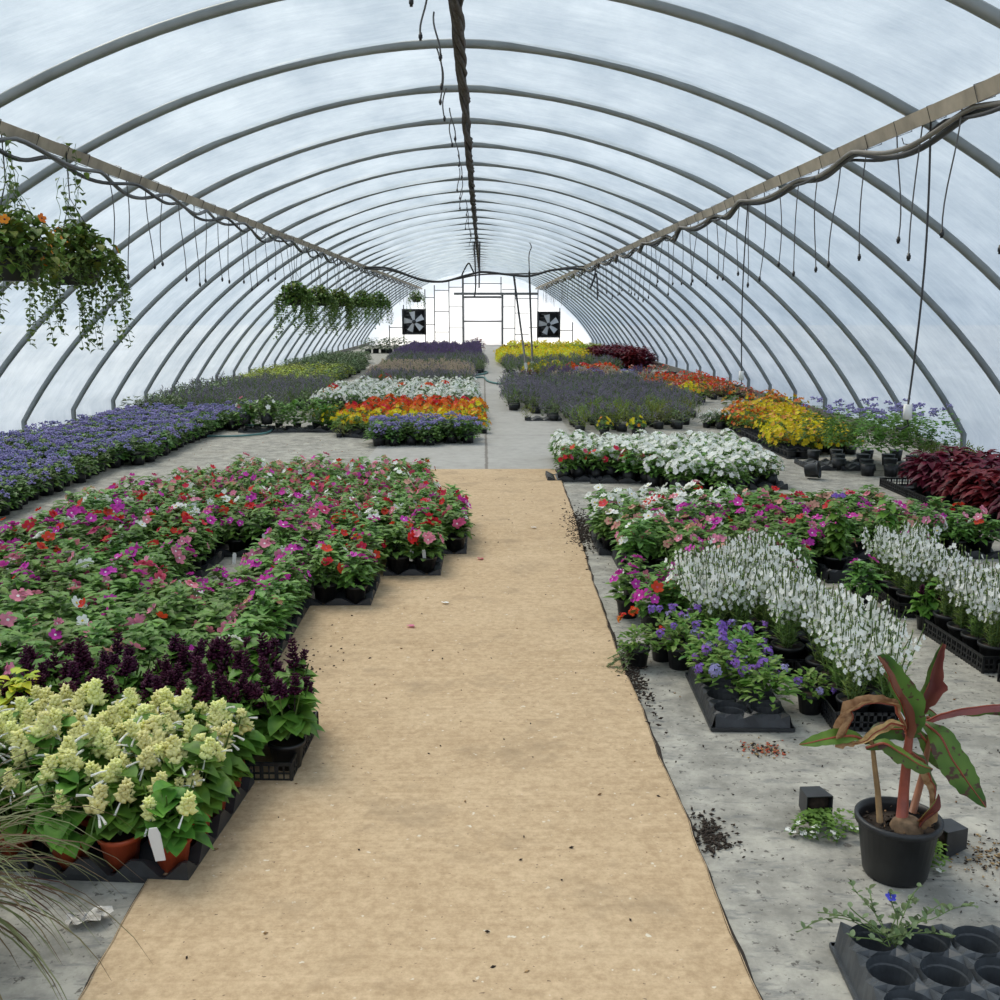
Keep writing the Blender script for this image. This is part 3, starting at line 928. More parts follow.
# -- angelonia: upright stems, small white flowers
def angel_stem(k):
    mb = MB()
    H = U(.22, .29)
    mb.tube([(0, 0, 0), (0, 0, H)], .0022, M_stem, 4)
    for i in range(13):
        z = H * (.02 + .5 * i / 13); a = i * 2.4
        mb.leaf((0, 0, z), (math.cos(a), math.sin(a), .8), .055, .011, L_angel, droop=.2, hi=False)
    for i in range(6):
        z = H * (.55 + .42 * i / 6); a = i * 2.4
        mb.leaf((0, 0, z), (math.cos(a), math.sin(a), 1.2), .022, .006, L_angel, droop=.2, hi=False)
    return mb
def angelonia_parts(k):
    fo = MB(); fl = MB()
    for s_ in range(17):
        a = U(0, 6.28); q = U(0, .055)
        x, y = math.cos(a) * q, math.sin(a) * q
        H = U(.2, .29); lx, ly = x * U(.8, 1.9), y * U(.8, 1.9)
        P0 = Vector((x * .5, y * .5, .09)); P1 = Vector((x + lx, y + ly, .09 + H))
        fo.tube([P0, P1], .0022, M_stem, 4)
        for i in range(15):
            t = i / 15 * .75; b = i * 2.4 + s_
            fo.leaf(P0.lerp(P1, t), (math.cos(b), math.sin(b), .9), .05 * (1.1 - t * .6), .011, L_angel, droop=.25, hi=False)
        for i in range(11):
            t = .46 + .5 * i / 11; b = i * 2.4
            c = P0.lerp(P1, t) + Vector((math.cos(b), math.sin(b), 0)) * .011
            if rnd.random() < .72: fl.flower5(c, (math.cos(b), math.sin(b), .35), U(.009, .014), P['white'], n=4, cup=.2)
        fl.bud(P1, (0, 0, 1), .014, .003, P['greenbud'])
    return fo.mesh('angelonia_foliage'), fl.mesh('angelonia_blossom')
ANG = build_variants(angelonia_parts, 5)
def angelonia(x, y, z, label, group, sc=1.):
    r = link('potted_angelonia', None, loc=(x, y, z), rot=(0, 0, U(0, 6.28)), sc=sc * U(.95, 1.1))
    tag(r, label, 'plant', group)
    link('pot', POT4, r)
    v = rnd.choice(ANG)
    link('foliage', v[0], r)
    o = link('blossom', v[1], r); o['kind'] = 'stuff'
# -- verbena
def umbel(c, r=.022, n=16):
    mb = MB()
    for j in range(n):
        a = j * 2.4; q = math.sqrt(j / n)
        d = Vector((math.cos(a) * q, math.sin(a) * q, 1.1 - q))
        mb.flower5(d * r * .8 + Vector((0, 0, -.01)), d, r * .3, P[c], n=4, cup=.2)
        mb.bud((0, 0, -.01), d, r * .8, .0015, P['greenbud'])
    return mb.mesh(f'{c}_flower_head')
UMB = {c: [umbel(c), umbel(c, .019, 12)] for c in ('purple', 'lavender', 'magenta', 'scarlet', 'orange', 'blush')}
def verb_fol(k):
    mb = MB(); dome(mb, 120, .11, .11, .12, .042, .022, [L_mid, L_angel, L_salv], hi=True, upb=.7); return mb.mesh('verbena_foliage')
VFO = build_variants(verb_fol, 3)
def headed(name, x, y, z, pot, fol, heads, label, group, sc=1., r0=.11, z0=.12, h=.13, cat='plant', low=.2, hs=1.):
    r = link(name, None, loc=(x, y, z), rot=(0, 0, U(0, 6.28)), sc=sc)
    tag(r, label, cat, group)
    if pot: link('pot', pot, r)
    link('foliage', fol, r)
    for c in heads:
        p, d = dome_pt(r0, z0, h, low)
        link('flower_head', rnd.choice(UMB[c]), r, p, d.to_track_quat('Z', 'Y').to_euler(), U(1.1, 1.6) * hs)
    return r

def far_plant(name, meshes, x, y, label, group, sc=1., z=0.):
    me, pieces = rnd.choice(meshes)
    o = link(name, None if y < 10.6 else me, loc=(x, y, z), rot=(0, 0, U(0, 6.28)), sc=sc * U(.9, 1.12))
    tag(o, label, 'plant', group)
    if y < 10.6:
        for nm, pm in pieces:
            q = link(nm, pm, o)
            if nm == 'blossom': q['kind'] = 'stuff'
    return o

# ================================================================ TRAYS
def post_tray(nx, ny, p, hh=.05):
    mb = MB()
    W_, D_ = nx * p, ny * p
    # rim skirt with lip
    for s_ in (-1, 1):
        mb.box((s_ * (W_ / 2 - .006), 0, .010), (.012, D_, .018), M_blk2)
        mb.box((0, s_ * (D_ / 2 - .006), .010), (W_ - .024, .012, .018), M_blk2)
    mb.box((0, 0, .004), (W_ - .02, D_ - .02, .006), M_blk)
    for i in range(nx + 1):
        for j in range(ny + 1):
            x, y = -W_ / 2 + i * p, -D_ / 2 + j * p
            bx = p * .46
            x0, x1 = max(x - bx, -W_ / 2), min(x + bx, W_ / 2)
            y0, y1 = max(y - bx, -D_ / 2), min(y + bx, D_ / 2)
            t = .016
            xa, xb, ya, yb = max(x - t, -W_ / 2 + .004), min(x + t, W_ / 2 - .004), max(y - t, -D_ / 2 + .004), min(y + t, D_ / 2 - .004)
            mb.add([(x0, y0, .018), (x1, y0, .018), (x1, y1, .018), (x0, y1, .018), (xa, ya, hh), (xb, ya, hh), (xb, yb, hh), (xa, yb, hh)],
                   [(4, 5, 6, 7), (0, 1, 5, 4), (1, 2, 6, 5), (2, 3, 7, 6), (3, 0, 4, 7)], M_blk2)
    return mb.mesh('plug_tray', False)
def cell_tray(nx, ny, p, hh=.075):
    mb = MB()
    W_, D_ = nx * p, ny * p
    n = 20
    for i in range(nx):
        for j in range(ny):
            cx_, cy_ = -W_ / 2 + (i + .5) * p, -D_ / 2 + (j + .5) * p
            sq = []; c1 = []; c2 = []; c3 = []; c4 = []
            for k in range(n):
                t = 2 * PI * (k + .5) / n
                m_ = max(abs(math.cos(t)), abs(math.sin(t)))
                sq.append((cx_ + math.cos(t) / m_ * p / 2, cy_ + math.sin(t) / m_ * p / 2, hh - .022 * (1 - min(1, 1.6 * (1 / m_ - 1) * 2))))
                for lst, q, z in ((c1, .455, hh), (c2, .43, hh - .018), (c3, .41, hh - .022), (c4, .33, .008)):
                    lst.append((cx_ + math.cos(t) * p * q, cy_ + math.sin(t) * p * q, z))
            vs = sq + c1 + c2 + c3 + c4
            fs = [(a * n + k, a * n + (k + 1) % n, (a + 1) * n + (k + 1) % n, (a + 1) * n + k) for a in range(4) for k in range(n)]
            fs.append(tuple(4 * n + k for k in range(n)))
            mb.add(vs, fs, M_blk2)
            mb.lathe([(0, .011), (p * .3, .010)], M_soil, 12, (cx_, cy_, 0))
            for k in range(n):
                a_, b_ = sq[k], sq[(k + 1) % n]
                for ax, lim in ((0, W_ / 2), (1, D_ / 2)):
                    if abs(abs(a_[ax]) - lim) < .012 and abs(abs(b_[ax]) - lim) < .012 and a_[ax] * b_[ax] > 0:
                        q = []
                        for p_ in (a_, b_):
                            e = [p_[0], p_[1], .012]; e[ax] += math.copysign(.012, p_[ax]); q.append(tuple(e))
                        mb.add([a_, b_, q[1], q[0]], [(0, 1, 2, 3)], M_blk2)
    for s_ in (-1, 1):
        mb.box((s_ * (W_ / 2 + .010), 0, .010), (.016, D_ + .03, .012), M_blk2)
        mb.box((0, s_ * (D_ / 2 + .010), .010), (W_ + .03, .016, .012), M_blk2)
    return mb.mesh('cell_tray', False)
def crate(W_, D_, hh=.075):
    mb = MB()
    mb.box((0, 0, .004), (W_, D_, .006), M_blk)
    def side(a, b, ax):
        L = b - a; n = max(3, int(L / .045))
        def bx(u, z, du, dz, s_):
            if ax == 'x': mb.box((u, s_ * (D_ / 2), z), (du, .006, dz), M_blk)
            else: mb.box((s_ * (W_ / 2), u, z), (.006, du, dz), M_blk)
        for s_ in (-1, 1):
            bx((a + b) / 2, hh - .006, L, .012, s_); bx((a + b) / 2, .012, L, .012, s_); bx((a + b) / 2, hh * .5, L, .005, s_)
            for i in range(n + 1):
                bx(a + L * i / n, hh / 2, .012, hh, s_)
            for i in range(n):
                bx(a + L * (i + .5) / n, hh / 2, .004, hh, s_)
    side(-W_ / 2, W_ / 2, 'x'); side(-D_ / 2, D_ / 2, 'y')
    return mb.mesh('mesh_flat', False)
PT = .165
TRAY = post_tray(2, 3, PT)
TRAY_R = post_tray(3, 4, .142, .062)
CRATE = crate(.53, .42)
CRATE_A = crate(.29, .54)
def tray(me, x, y, label, group, rz=0, name='plant_tray', z=0, kind='tray'):
    o = link(name, me, loc=(x, y, z), rot=(0, 0, rz))
    tag(o, label, kind, group)
    return o

# ================================================================ BEDS
IW = {'white': 'white', 'red': 'red', 'magenta': 'magenta', 'pink': 'light pink', 'salmon': 'salmon pink', 'rose': 'rose pink'}
def pick(*pairs):
    t = sum(p for _, p in pairs); u = U(0, t)
    for c, p in pairs:
        u -= p
        if u <= 0: return c
    return pairs[0][0]
def left_color(x, y):
    if y < 4.5: return pick(('pink', 7), ('salmon', 1), ('magenta', 1), ('white', 1))
    if y < 5.3: return pick(('magenta', 6), ('pink', 2), ('rose', 1), ('white', .8), ('red', 1.2 if x > -1 else .5))
    if y < 6.6: return pick(('magenta', 5), ('red', 4.5 if x < -1.5 or x > -.9 else 1.5), ('rose', 1), ('pink', 1), ('white', .8))
    return pick(('red', 3), ('white', 3.4), ('pink', 2.6), ('salmon', 2.2), ('magenta', 1.4), ('rose', 1.5))
def zoneL(x, y, xr):
    a = 'front rows' if y < 4.6 else 'middle rows' if y < 6.4 else 'back rows'
    b = 'along the walkway side' if x > xr - .35 else 'in the thick of the bed' if x > -2.2 else 'on the outer left side'
    return f'{a} {b}'
# (near Y, outer X, walkway X) of every tray row
rows = [(3.50, -2.45, -.90), (4.02, -2.6, -.90), (4.54, -2.75, -.90), (5.02, -2.9, -.58), (5.62, -3.0, -.24), (6.14, -3.05, -.10), (6.66, -2.95, -.14), (7.18, -2.75, -.36), (7.70, -2.4, -.42), (8.22, -2.2, -.46)]
for ri, (y0, xl, xr) in enumerate(rows):
    x = xr
    first = True; tn = 0
    while x - 2 * PT > xl - .1:
        cx_ = x - PT
        cy_ = y0 + 1.5 * PT
        jx, jy = U(-.01, .01), U(-.01, .01)
        if ri in (3, 4) and -1.50 < cx_ < -1.13:
            x -= 2 * PT + .012; tn += 1; continue
        nxt = rows[ri - 1][2] if ri else -9
        if first or cx_ > nxt - .1 or ri == 0 or (ri in (4, 5) and -1.9 < cx_ < -.9):
            tray(TRAY, cx_ + jx, cy_ + jy, f'black tray of impatiens, left bed, {nth(ri)} tray row back, {nth(tn)} tray from the walkway', 'black trays under the left impatiens')
        for i in range(2):
            for j in range(3):
                px, py = cx_ + jx + (i - .5) * PT + U(-.012, .012), cy_ + jy + (j - 1) * PT + U(-.012, .012)
                c = left_color(px, py)
                lab = f'{IW[c]} impatiens, left bed, {nth(ri)} tray row back, {nth(tn)} tray from walkway, {("near", "middle", "far")[j]} {("left", "right")[i]} pot'
                g = f'{IW[c]} impatiens in the left bed'
                if py < 6.9:
                    near_impatiens(px, py, .008, c, lab, g, rnd.choice((1, 1, 2, 2)) if py < 4.6 else None, .78 if ri == 2 and -1.5 < cx_ < -1.1 else 1)
                else:
                    far_plant(f'{c}_impatiens', FI[c], px, py, lab, g, z=.008)
        x -= 2 * PT + .012
        first = False; tn += 1

# right impatiens bed
def right_color(x, y):
    if y > 6.55 and x < 1.7: return 'white'
    if x < 1.25 and y > 5.6: return pick(('salmon', 4), ('white', 3), ('pink', 2))
    if y > 6.4: return pick(('red', 3), ('salmon', 2), ('pink', 2), ('magenta', 1))
    if x < 1.9: return pick(('magenta', 6), ('rose', 1.2), ('pink', 2), ('salmon', 1), ('white', .6))
    return pick(('magenta', 3), ('pink', 3), ('salmon', 3))
def zoneR(x, y):
    a = 'front rows' if y < 5.6 else 'middle rows' if y < 6.3 else 'back rows'
    b = 'beside the walkway' if x < 1.15 else 'in the thick of the bed' if x < 2.3 else 'at its outer right end'
    return f'{a} {b}'
rrows = [(5.12, [1.05, 1.40]), (5.62, [.80, 1.14, 1.48, 1.82]), (6.02, [2.2, 2.54, 2.88]), (6.14, [.72, 1.06, 1.40, 1.74]), (6.52, [2.1, 2.44]), (6.66, [.76, 1.10, 1.44, 1.78])]
for ri, (y0, xs) in enumerate(rrows):
    for tn, x0 in enumerate(xs):
        jx, jy = U(-.01, .01), U(-.01, .01)
        if x0 > 1.9 or y0 < 5.4 or x0 < .85:
            tray(TRAY, x0 + PT + jx, y0 + 1.5 * PT + jy, f'black tray of impatiens, right bed, {nth(ri)} tray row back, {nth(tn)} tray from its left', 'black trays under the right impatiens')
        for i in range(2):
            for j in range(3):
                px, py = x0 + jx + (i + .5) * PT + U(-.012, .012), y0 + jy + (j + .5) * PT + U(-.012, .012)
                c = right_color(px, py)
                lab = f'{IW[c]} impatiens, right bed, {nth(ri)} tray row back, {nth(tn)} tray rightwards, {("near", "middle", "far")[j]} {("left", "right")[i]} pot'
                near_impatiens(px, py, .008, c, lab, f'{IW[c]} impatiens in the right bed', 9 if (c == 'white' and py > 6.5) else None)
tray(cell_tray(4, 2, .13, .07), 2.2, 5.62, 'black cell tray with two empty cups, in front of the right impatiens', None, .03, 'cell_tray')
near_impatiens(1.72, 5.42, 0, 'pink', 'leafy impatiens in a round black pot left of the empty-cup tray', None, 2)
near_impatiens(1.58, 5.30, 0, 'magenta', 'impatiens pot tipped up against the white angelonia row', None, 2)
near_impatiens(1.95, 4.98, 0, 'magenta', 'single magenta impatiens at the left corner of the far angelonia flat', None, 4)
near_impatiens(2.45, 5.55, 0, 'magenta', 'magenta impatiens behind the far angelonia flat', None, 4)
# two tall leafy plants standing in the empty-cup tray
def tallplant(x, y, label, head):
    r = link('tall_leafy_plant', None, loc=(x, y, .02)); tag(r, label, 'plant')
    link('pot', POT4, r)
    mb = MB()
    for a, b in ((0, .42), (.6, .34)):
        mb.tube([(0, 0, .08), (math.cos(a) * .02, .01, b)], .004, M_stem, 5)
        for i in range(26):
            t = i * 2.4; z = .1 + (b - .1) * i / 26
            mb.leaf((0, 0, z), (math.cos(t), math.sin(t), .25), .075, .06, L_salv, droop=.6)
    link('foliage', mb.mesh('tall_foliage'), r)
    if head:
        for dx in (-.02, .02):
            link('flower_head', UMB['purple'][0], r, (dx, 0, .46), None, 1.3)
tallplant(2.02, 5.62, 'tall leafy plant topped by a flat purple flower head, in the empty-cup tray', True)
tallplant(2.32, 5.66, 'tall leafy plant without open flowers, in the empty-cup tray', False)

# lantana and pots by the walkway, right
def lone(x, y, label, heads, pot=POT5, fol=None, sc=1., **kw):
    return headed('potted_lantana', x, y, 0, pot, fol or rnd.choice(imp_fol), heads, label, None, sc, .13, .15, .15, **kw)
near_impatiens(.80, 4.62, 0, 'magenta', 'magenta impatiens alone in a round black pot by the walkway edge', None, 5)
link_r = near_impatiens(.72, 4.86, .0, 'magenta', 'magenta impatiens right behind the lone black pot', None, 6)
near_impatiens(.90, 4.84, .0, 'magenta', 'magenta impatiens behind and right of the lone black pot', None, 5)
near_impatiens(.98, 5.0, .0, 'magenta', 'magenta impatiens between the lone pot and the white angelonia', None, 5)
near_impatiens(.78, 5.08, .0, 'magenta', 'magenta impatiens at the near left corner of the right bed', None, 5)
near_impatiens(.96, 4.62, 0, 'white', 'small impatiens in a black pot touching the lone black pot', None, 1)
r = lone(.66, 4.14, 'lantana with orange-red flower heads in a small black pot at the walkway joint', ['scarlet', 'scarlet', 'orange', 'scarlet'], POT4, VFO[0], .85)
lone(.86, 4.66, 'lantana with yellow-orange heads among the magenta impatiens pots', ['orange', 'orange'], POT4, VFO[1], .9)
lone(.78, 4.22, 'small purple verbena pot right of the orange lantana', ['purple', 'purple', 'purple'], POT4, VFO[2], .85)
# trailing sprig on the joint
mb = MB()
for s_ in range(7):
    a = U(2.2, 4.4); p = Vector((0, 0, .1)); pts = [p.copy()]
    for i in range(6):
        p = p + Vector((math.cos(a) * .03, math.sin(a) * .03, -.018)); pts.append(p.copy())
        for _ in range(3):
            b = U(0, 6.28); mb.leaf(p, (math.cos(b), math.sin(b), .4), .03, .014, L_grey, hi=False)
    mb.tube(pts, .002, M_stem, 4)
link('trailing_stems', mb.mesh('trailing_stems'), r, (-.02, 0, .02)).rotation_euler = (0, 0, -r.rotation_euler.z)

# verbena tray
VT = cell_tray(2, 4, .135, .06)
tray(VT, .985, 3.72, 'black cell tray holding purple verbena, near cups empty', None, R(-2), 'cell_tray')
vi = 0
for j in range(4):
    for i in range(2):
        if j == 0 and i == 0: continue
        px, py = .985 + (i - .5) * .135, 3.72 + (j - 1.5) * .135
        headed('potted_verbena', px, py, .012, None, VFO[vi % 3], ['purple'] * 4 + ['lavender'], f'purple verbena in the cell tray, {nth(j)} cup back, {("left", "right")[i]} column' if (i, j) != (1, 0) else 'purple verbena in the near right cup of the cell tray', 'verbenas in the cell tray' if (i, j) != (1, 0) else None, 1., .115, .1, .13)
        vi += 1
for (px, py) in ((.84, 4.12), (.98, 4.14), (.90, 4.3), (1.12, 4.1)):
    headed('potted_verbena', px, py, 0, POT4, VFO[vi % 3], ['purple', 'purple', 'lavender', 'purple'], f'small purple verbena behind the cell tray, at its {("left edge", "middle", "rear", "right edge")[vi % 4]}', 'verbenas behind the cell tray', .95, .115, .12, .13); vi += 1
headed('potted_verbena', 1.24, 3.62, 0, POT4, VFO[0], ['purple', 'purple', 'lavender'], 'purple verbena leaning over the angelonia flat corner', None, .8, .11, .1, .12)

# angelonia flats
def afl(x, y, lab, rz=0, n=(2, 4), plants=True):
    tray(CRATE_A, x, y, f'black mesh flat of white angelonia, {lab}', None, rz, 'mesh_flat')
    cs, sn = math.cos(rz), math.sin(rz)
    for i in range(n[0]):
        for j in range(n[1]):
            u, v = (i - (n[0] - 1) / 2) * .135, (j - (n[1] - 1) / 2) * .132
            angelonia(x + u * cs - v * sn + U(-.008, .008), y + u * sn + v * cs + U(-.008, .008), .008, f'white angelonia {lab}, {nth(j)} pot back, {("left", "right")[i]} column', f'angelonias {lab}')
afl(1.43, 3.70, 'in the near right flat beside the banana', R(-3))
afl(1.36, 4.27, 'in the second flat back beside the verbena')
afl(1.06, 4.52, 'in the flat behind the verbenas', R(4))
afl(1.34, 4.85, 'in the rear flat touching the impatiens')
afl(2.22, 5.08, 'in the far right row, rearmost flat', R(-2))
afl(2.24, 4.30, 'in the far right row, middle flat', R(2))
afl(2.27, 3.66, 'in the far right row, nearest flat')
afl(2.56, 4.35, 'in the far right row, outer middle flat')
afl(2.58, 3.75, 'in the far right row, outer near flat')
for px, py in ((2.12, 4.63), (2.22, 4.66)):
    salvia(px, py, .0, 'plum', f'{"left" if px < 2.2 else "right"} dark red salvia between two angelonia flats', 'dark red salvias between angelonia flats', ns=3, sc=.75)

# coleus
for j in range(7):
    for i in range(4):
        px, py = 3.60 + i * .25 + U(-.02, .02), 6.6 + j * .26 + U(-.02, .02)
        r = link('potted_coleus', None, loc=(px, py, .008), rot=(0, 0, U(0, 6.28)), sc=U(.95, 1.12))
        z = ('nearest' if j < 2 else 'middle' if j < 5 else 'rearmost') + (' on the aisle side' if i == 0 else ' by the wall' if i == 3 else ' in the block')
        tag(r, f'burgundy coleus by the right wall, {nth(j)} row back, {nth(i)} from the aisle', 'plant', 'burgundy coleus by the right wall')
        link('pot', POT5, r); link('foliage', rnd.choice(COL), r)
for k in range(4):
    tray(CRATE_A, 3.62, 6.72 + k * .56, f'black mesh flat under the burgundy coleus, {("nearest", "second", "third", "rearmost")[k]} along the aisle', None, 0, 'mesh_flat')

# purple-topped tall plants right of aisle
TALL = build_variants(ageratum('lavender', .16, .26, 5, L_mid, .6, .14, 170), 3)
for k, (px, py) in enumerate([(3.45, 9.25), (3.65, 9.2), (3.82, 9.3), (3.3, 9.6), (3.55, 9.55), (3.8, 9.6), (4.0, 9.5), (3.4, 9.9), (3.65, 9.9), (3.9, 9.9), (4.1, 9.8), (4.25, 9.5), (3.25, 10.2), (3.5, 10.25), (3.8, 10.2), (4.1, 10.2)]):
    r = link('potted_ageratum', None, loc=(px + .13, py, 0), rot=(0, 0, U(0, 6)), sc=1.1); tag(r, 'tall purple-topped ageratum right of the aisle, ' + (f'front rank, {nth(k)} from left' if py < 9.4 else f'behind the front rank, {nth(k - 3)} one back'), 'plant', 'tall ageratum, ' + ('front rank' if py < 9.4 else 'rear ranks'))
    for nm, pm in rnd.choice(TALL)[1]:
        q = link(nm, pm, r)
        if nm == 'blossom': q['kind'] = 'stuff'
for px, py, nm in ((3.2, 9.45, 'left'), (3.5, 9.42, 'middle')):
    tray(TRAY, px + .1, py + .35, f'black tray under the tall purple-topped ageratum, {nm}', None)
for k in range(6):
    far_plant('potted_herb', SPGN, 4.3 + U(-.15, .25), 8.9 + k * .14, f'wispy green herb behind the burgundy coleus, {nth(k)} row back', 'wispy herbs by the right wall', 1.0)

# generic filler -------------------------------------------------------
def inside(poly, x, y):
    c = False; n = len(poly)
    for i in range(n):
        x1, y1 = poly[i]; x2, y2 = poly[(i + 1) % n]
        if (y1 > y) != (y2 > y) and x < (x2 - x1) * (y - y1) / (y2 - y1) + x1: c = not c
    return c
def bed(name, poly, sp, fn, jit=.25, sy=None):
    """fn(x, y) -> (meshes, label, group, scale) or None"""
    xs = [p[0] for p in poly]; ys = [p[1] for p in poly]
    sy = sy or sp
    y = min(ys) + sy / 2; r_ = 0; n = 0
    while y < max(ys):
        x = min(xs) + sp / 2; c_ = 0
        while x < max(xs):
            px, py = x + U(-jit, jit) * sp * .6, y + U(-jit, jit) * sp * .6
            if inside(poly, x, y):
                q = fn(px, py)
                if q:
                    far_plant(q[4] if len(q) > 4 else name, q[0], px, py, f'{q[1]}, {nth(r_)} row back, {nth(c_)} from its left', q[2], q[3]); n += 1; c_ += 1
            x += sp
        y += sy; r_ += 1 if c_ else 0
    return n
rect = lambda a, b, c, d: [(a, c), (b, c), (b, d), (a, d)]
def simple(me, lab, sc=1.):
    return lambda x, y: (me, lab, lab + 's' if False else 'plants: ' + lab, sc)
cnt = {}
# white impatiens block
cnt['white'] = bed('white_impatiens', [(.85, 9.25), (1.4, 8.9), (1.55, 8.3), (2.15, 8.1), (2.2, 8.55), (2.62, 8.7), (2.55, 9.6), (2.5, 10.5), (.75, 10.5), (.72, 9.6)], .17,
    lambda x, y: (FW, 'white impatiens, block beyond the right bed', 'white impatiens block', 1.05))
for k, (px, py) in enumerate([(.72, 9.02), (.86, 9.1), (1.02, 9.04), (1.16, 9.1), (.82, 9.25), (1.3, 8.9), (1.45, 8.85), (1.35, 9.05)]):
    far_plant('red_impatiens', FR, px, py, f'red impatiens at the near edge of the white block, {nth(k)} from the walkway', 'red impatiens by the white block', 1.05, .008)
tray(TRAY, .82, 9.1, 'black tray under the red impatiens at the walkway end', None, R(90))
tray(TRAY, 2.45, 8.75, 'black tray under the white impatiens at their right corner', None)
tray(TRAY, 1.2, 9.0, 'black tray under the red impatiens, second from the walkway', None, R(90))
o = link('empty_pot', POT5, loc=(2.95, 9.1, .068), rot=(R(80), 0, R(60))); tag(o, 'empty black pot lying on its side right of the white impatiens', 'pot')
# left ageratum strip
cnt['ag'] = bed('potted_ageratum', [(-3.62, 6.3), (-3.5, 8), (-3.42, 10.4), (-3.15, 13.9), (-4.9, 13.9), (-5.05, 6.3)], .215,
    lambda x, y: (AG, 'lavender ageratum, left wall strip', 'ageratum in the left wall strip', 1.13))
cnt['gg'] = bed('potted_herb', [(-3.15, 13.9), (-2.75, 16.0), (-2.75, 19), (-4.95, 19), (-4.95, 13.9)], .25, lambda x, y: (SPN if x > -4.2 or rnd.random() < .5 else DKG, 'grey-green herb beyond the wall ageratum', 'grey-green herbs in the left wall strip', 1.25, 'grey_green_herb'))
cnt['lime'] = bed('potted_herb', [(-2.9, 19), (-3.1, 24.5), (-4.95, 24.5), (-4.95, 19)], .32, lambda x, y: (LIM if rnd.random() < .7 or x < -4 else DKG, 'yellow-green plant, left wall strip', 'yellow-green plants in the left wall strip', 1.25, 'yellow_green_shrub'))
cnt['dk'] = bed('potted_shrub', [(-3.1, 24.5), (-3.3, 31), (-4.9, 31), (-4.9, 24.5)], .38, lambda x, y: (DKG, 'dark green plant, far left wall strip', 'dark green plants at the far left', 1.4))
# left second block
def ll(px): return px
for k, (px, py) in enumerate([(-3.0, 12.9), (-2.72, 12.95), (-2.95, 13.2), (-2.5, 13.0), (-2.2, 12.95), (-2.45, 13.3), (-1.98, 13.0), (-2.15, 13.3), (-1.9, 13.35), (-2.7, 13.35)]):
    far_plant('potted_shrub', GRN, px, py, f'leafy green plant left of the marigold block, {nth(k - 2)} of its cluster' if k > 1 else f'leafy green plant by the dark hose, {("left", "right")[k]} of the pair', 'leafy green plants left of the marigolds' if k > 1 else 'leafy green plants by the dark hose', .92)
for px, py in ((-3.02, 12.85), (-2.75, 12.85)):
    far_plant('white_impatiens', FI['white'], px, py, f'white-flowered plant beside the dark hose, {"left" if px < -2.9 else "right"} one', 'white plants by the dark hose', 1.25, .1)
for px in (-2.85, -2.35, -1.98):
    tray(TRAY, px, 12.92, f'low tray under the leafy green plants, {"left" if px < -2.5 else "middle" if px < -2.1 else "right"} one', None, R(90))
far_plant('potted_marigold', MARY, -1.55, 12.35, 'small marigold spilling over a black tray edge', None, 1.1); tray(TRAY, -1.42, 12.3, 'black tray near the front left of the marigold block', None, R(60))
far_plant('potted_marigold', SPGN, -1.75, 12.25, 'sprawling green plant on the black tray before the marigolds', None, .8)
cnt['ag2'] = bed('potted_ageratum', [(-1.3, 11.35), (-.22, 11.5), (-.12, 12.1), (-1.3, 12.1)], .2, lambda x, y: (AG, 'lavender ageratum before the marigolds', 'ageratum before the marigolds', 1.2))
def mar(x, y):
    if x > -.3: return (MARA if rnd.random() < .6 else MARY, 'amber marigold, path side of its block', 'amber marigolds by the path', 1.1)
    if y < 13.2: return (MARY, 'yellow marigold, near half of the block', 'yellow marigolds', 1.1)
    if y < 13.9: return (MARA if x > -1.3 else MARY if x < -1.9 else MARO, 'orange-yellow marigold, middle of the block', 'amber marigolds', 1.1)
    return (MARO, 'fiery orange marigold, rear of the block', 'orange marigolds', 1.1)
cnt['mar'] = bed('potted_marigold', [(-1.7, 12.35), (-.15, 12.2), (.02, 13.2), (.02, 15.2), (-1.5, 15.2), (-1.9, 13.7), (-2.3, 13.5)], .21, mar)
far_plant('potted_marigold', MARY, .0, 12.6, 'single yellow marigold overhanging the path joint', None, .9)
cnt['wh'] = bed('potted_bedding_plant', [(-2.6, 15.2), (-.02, 15.2), (.02, 18.9), (-2.45, 18.9)], .25, lambda x, y: (WHT if rnd.random() < .95 else MARO, 'white-flowered plant behind the marigolds', 'white bedding plants behind the marigolds', 1.25, 'white_bedding_plant'))
cnt['bl'] = bed('potted_bedding_plant', [(-2.35, 20), (-.4, 20), (-.15, 24.2), (-2.4, 24.2)], .27, lambda x, y: ((SPB if y > 21 and rnd.random() < .6 else SPG), 'grey-mauve plant behind the white band', 'grey-mauve plants behind the white band', 1.3, 'mauve_bedding_plant'))
far_plant('potted_marigold', MARO, -1.95, 20.2, 'single orange plant among the grey-mauve ones', None, 1.3)
cnt['pg'] = bed('grey_green_herb', [(-2.5, 25), (-.1, 25), (-.0, 28.5), (-2.5, 28.5)], .32, lambda x, y: (SPN, 'grey-green herb, far left block', 'grey-green herbs in the far left block', 1.4))
cnt['pp'] = bed('purple_spike_plant', [(-2.45, 28.5), (.05, 28.5), (-.05, 37), (-2.6, 37)], .36, lambda x, y: (SPP, 'purple-spiked plant, farthest left block', 'purple-spiked plants far left', 1.5))
for k in range(6):
    far_plant('potted_shrub', DKG, -4.25 + k * .26, 38 + U(-.3, .3), f'grey-green shrub below the left fan, {nth(k)} from the left wall', 'shrubs below the left fan', 2.1)
far_plant('potted_shrub', BRG, -.25, 40, 'round dark red plant on the path near the door', None, 1.6)
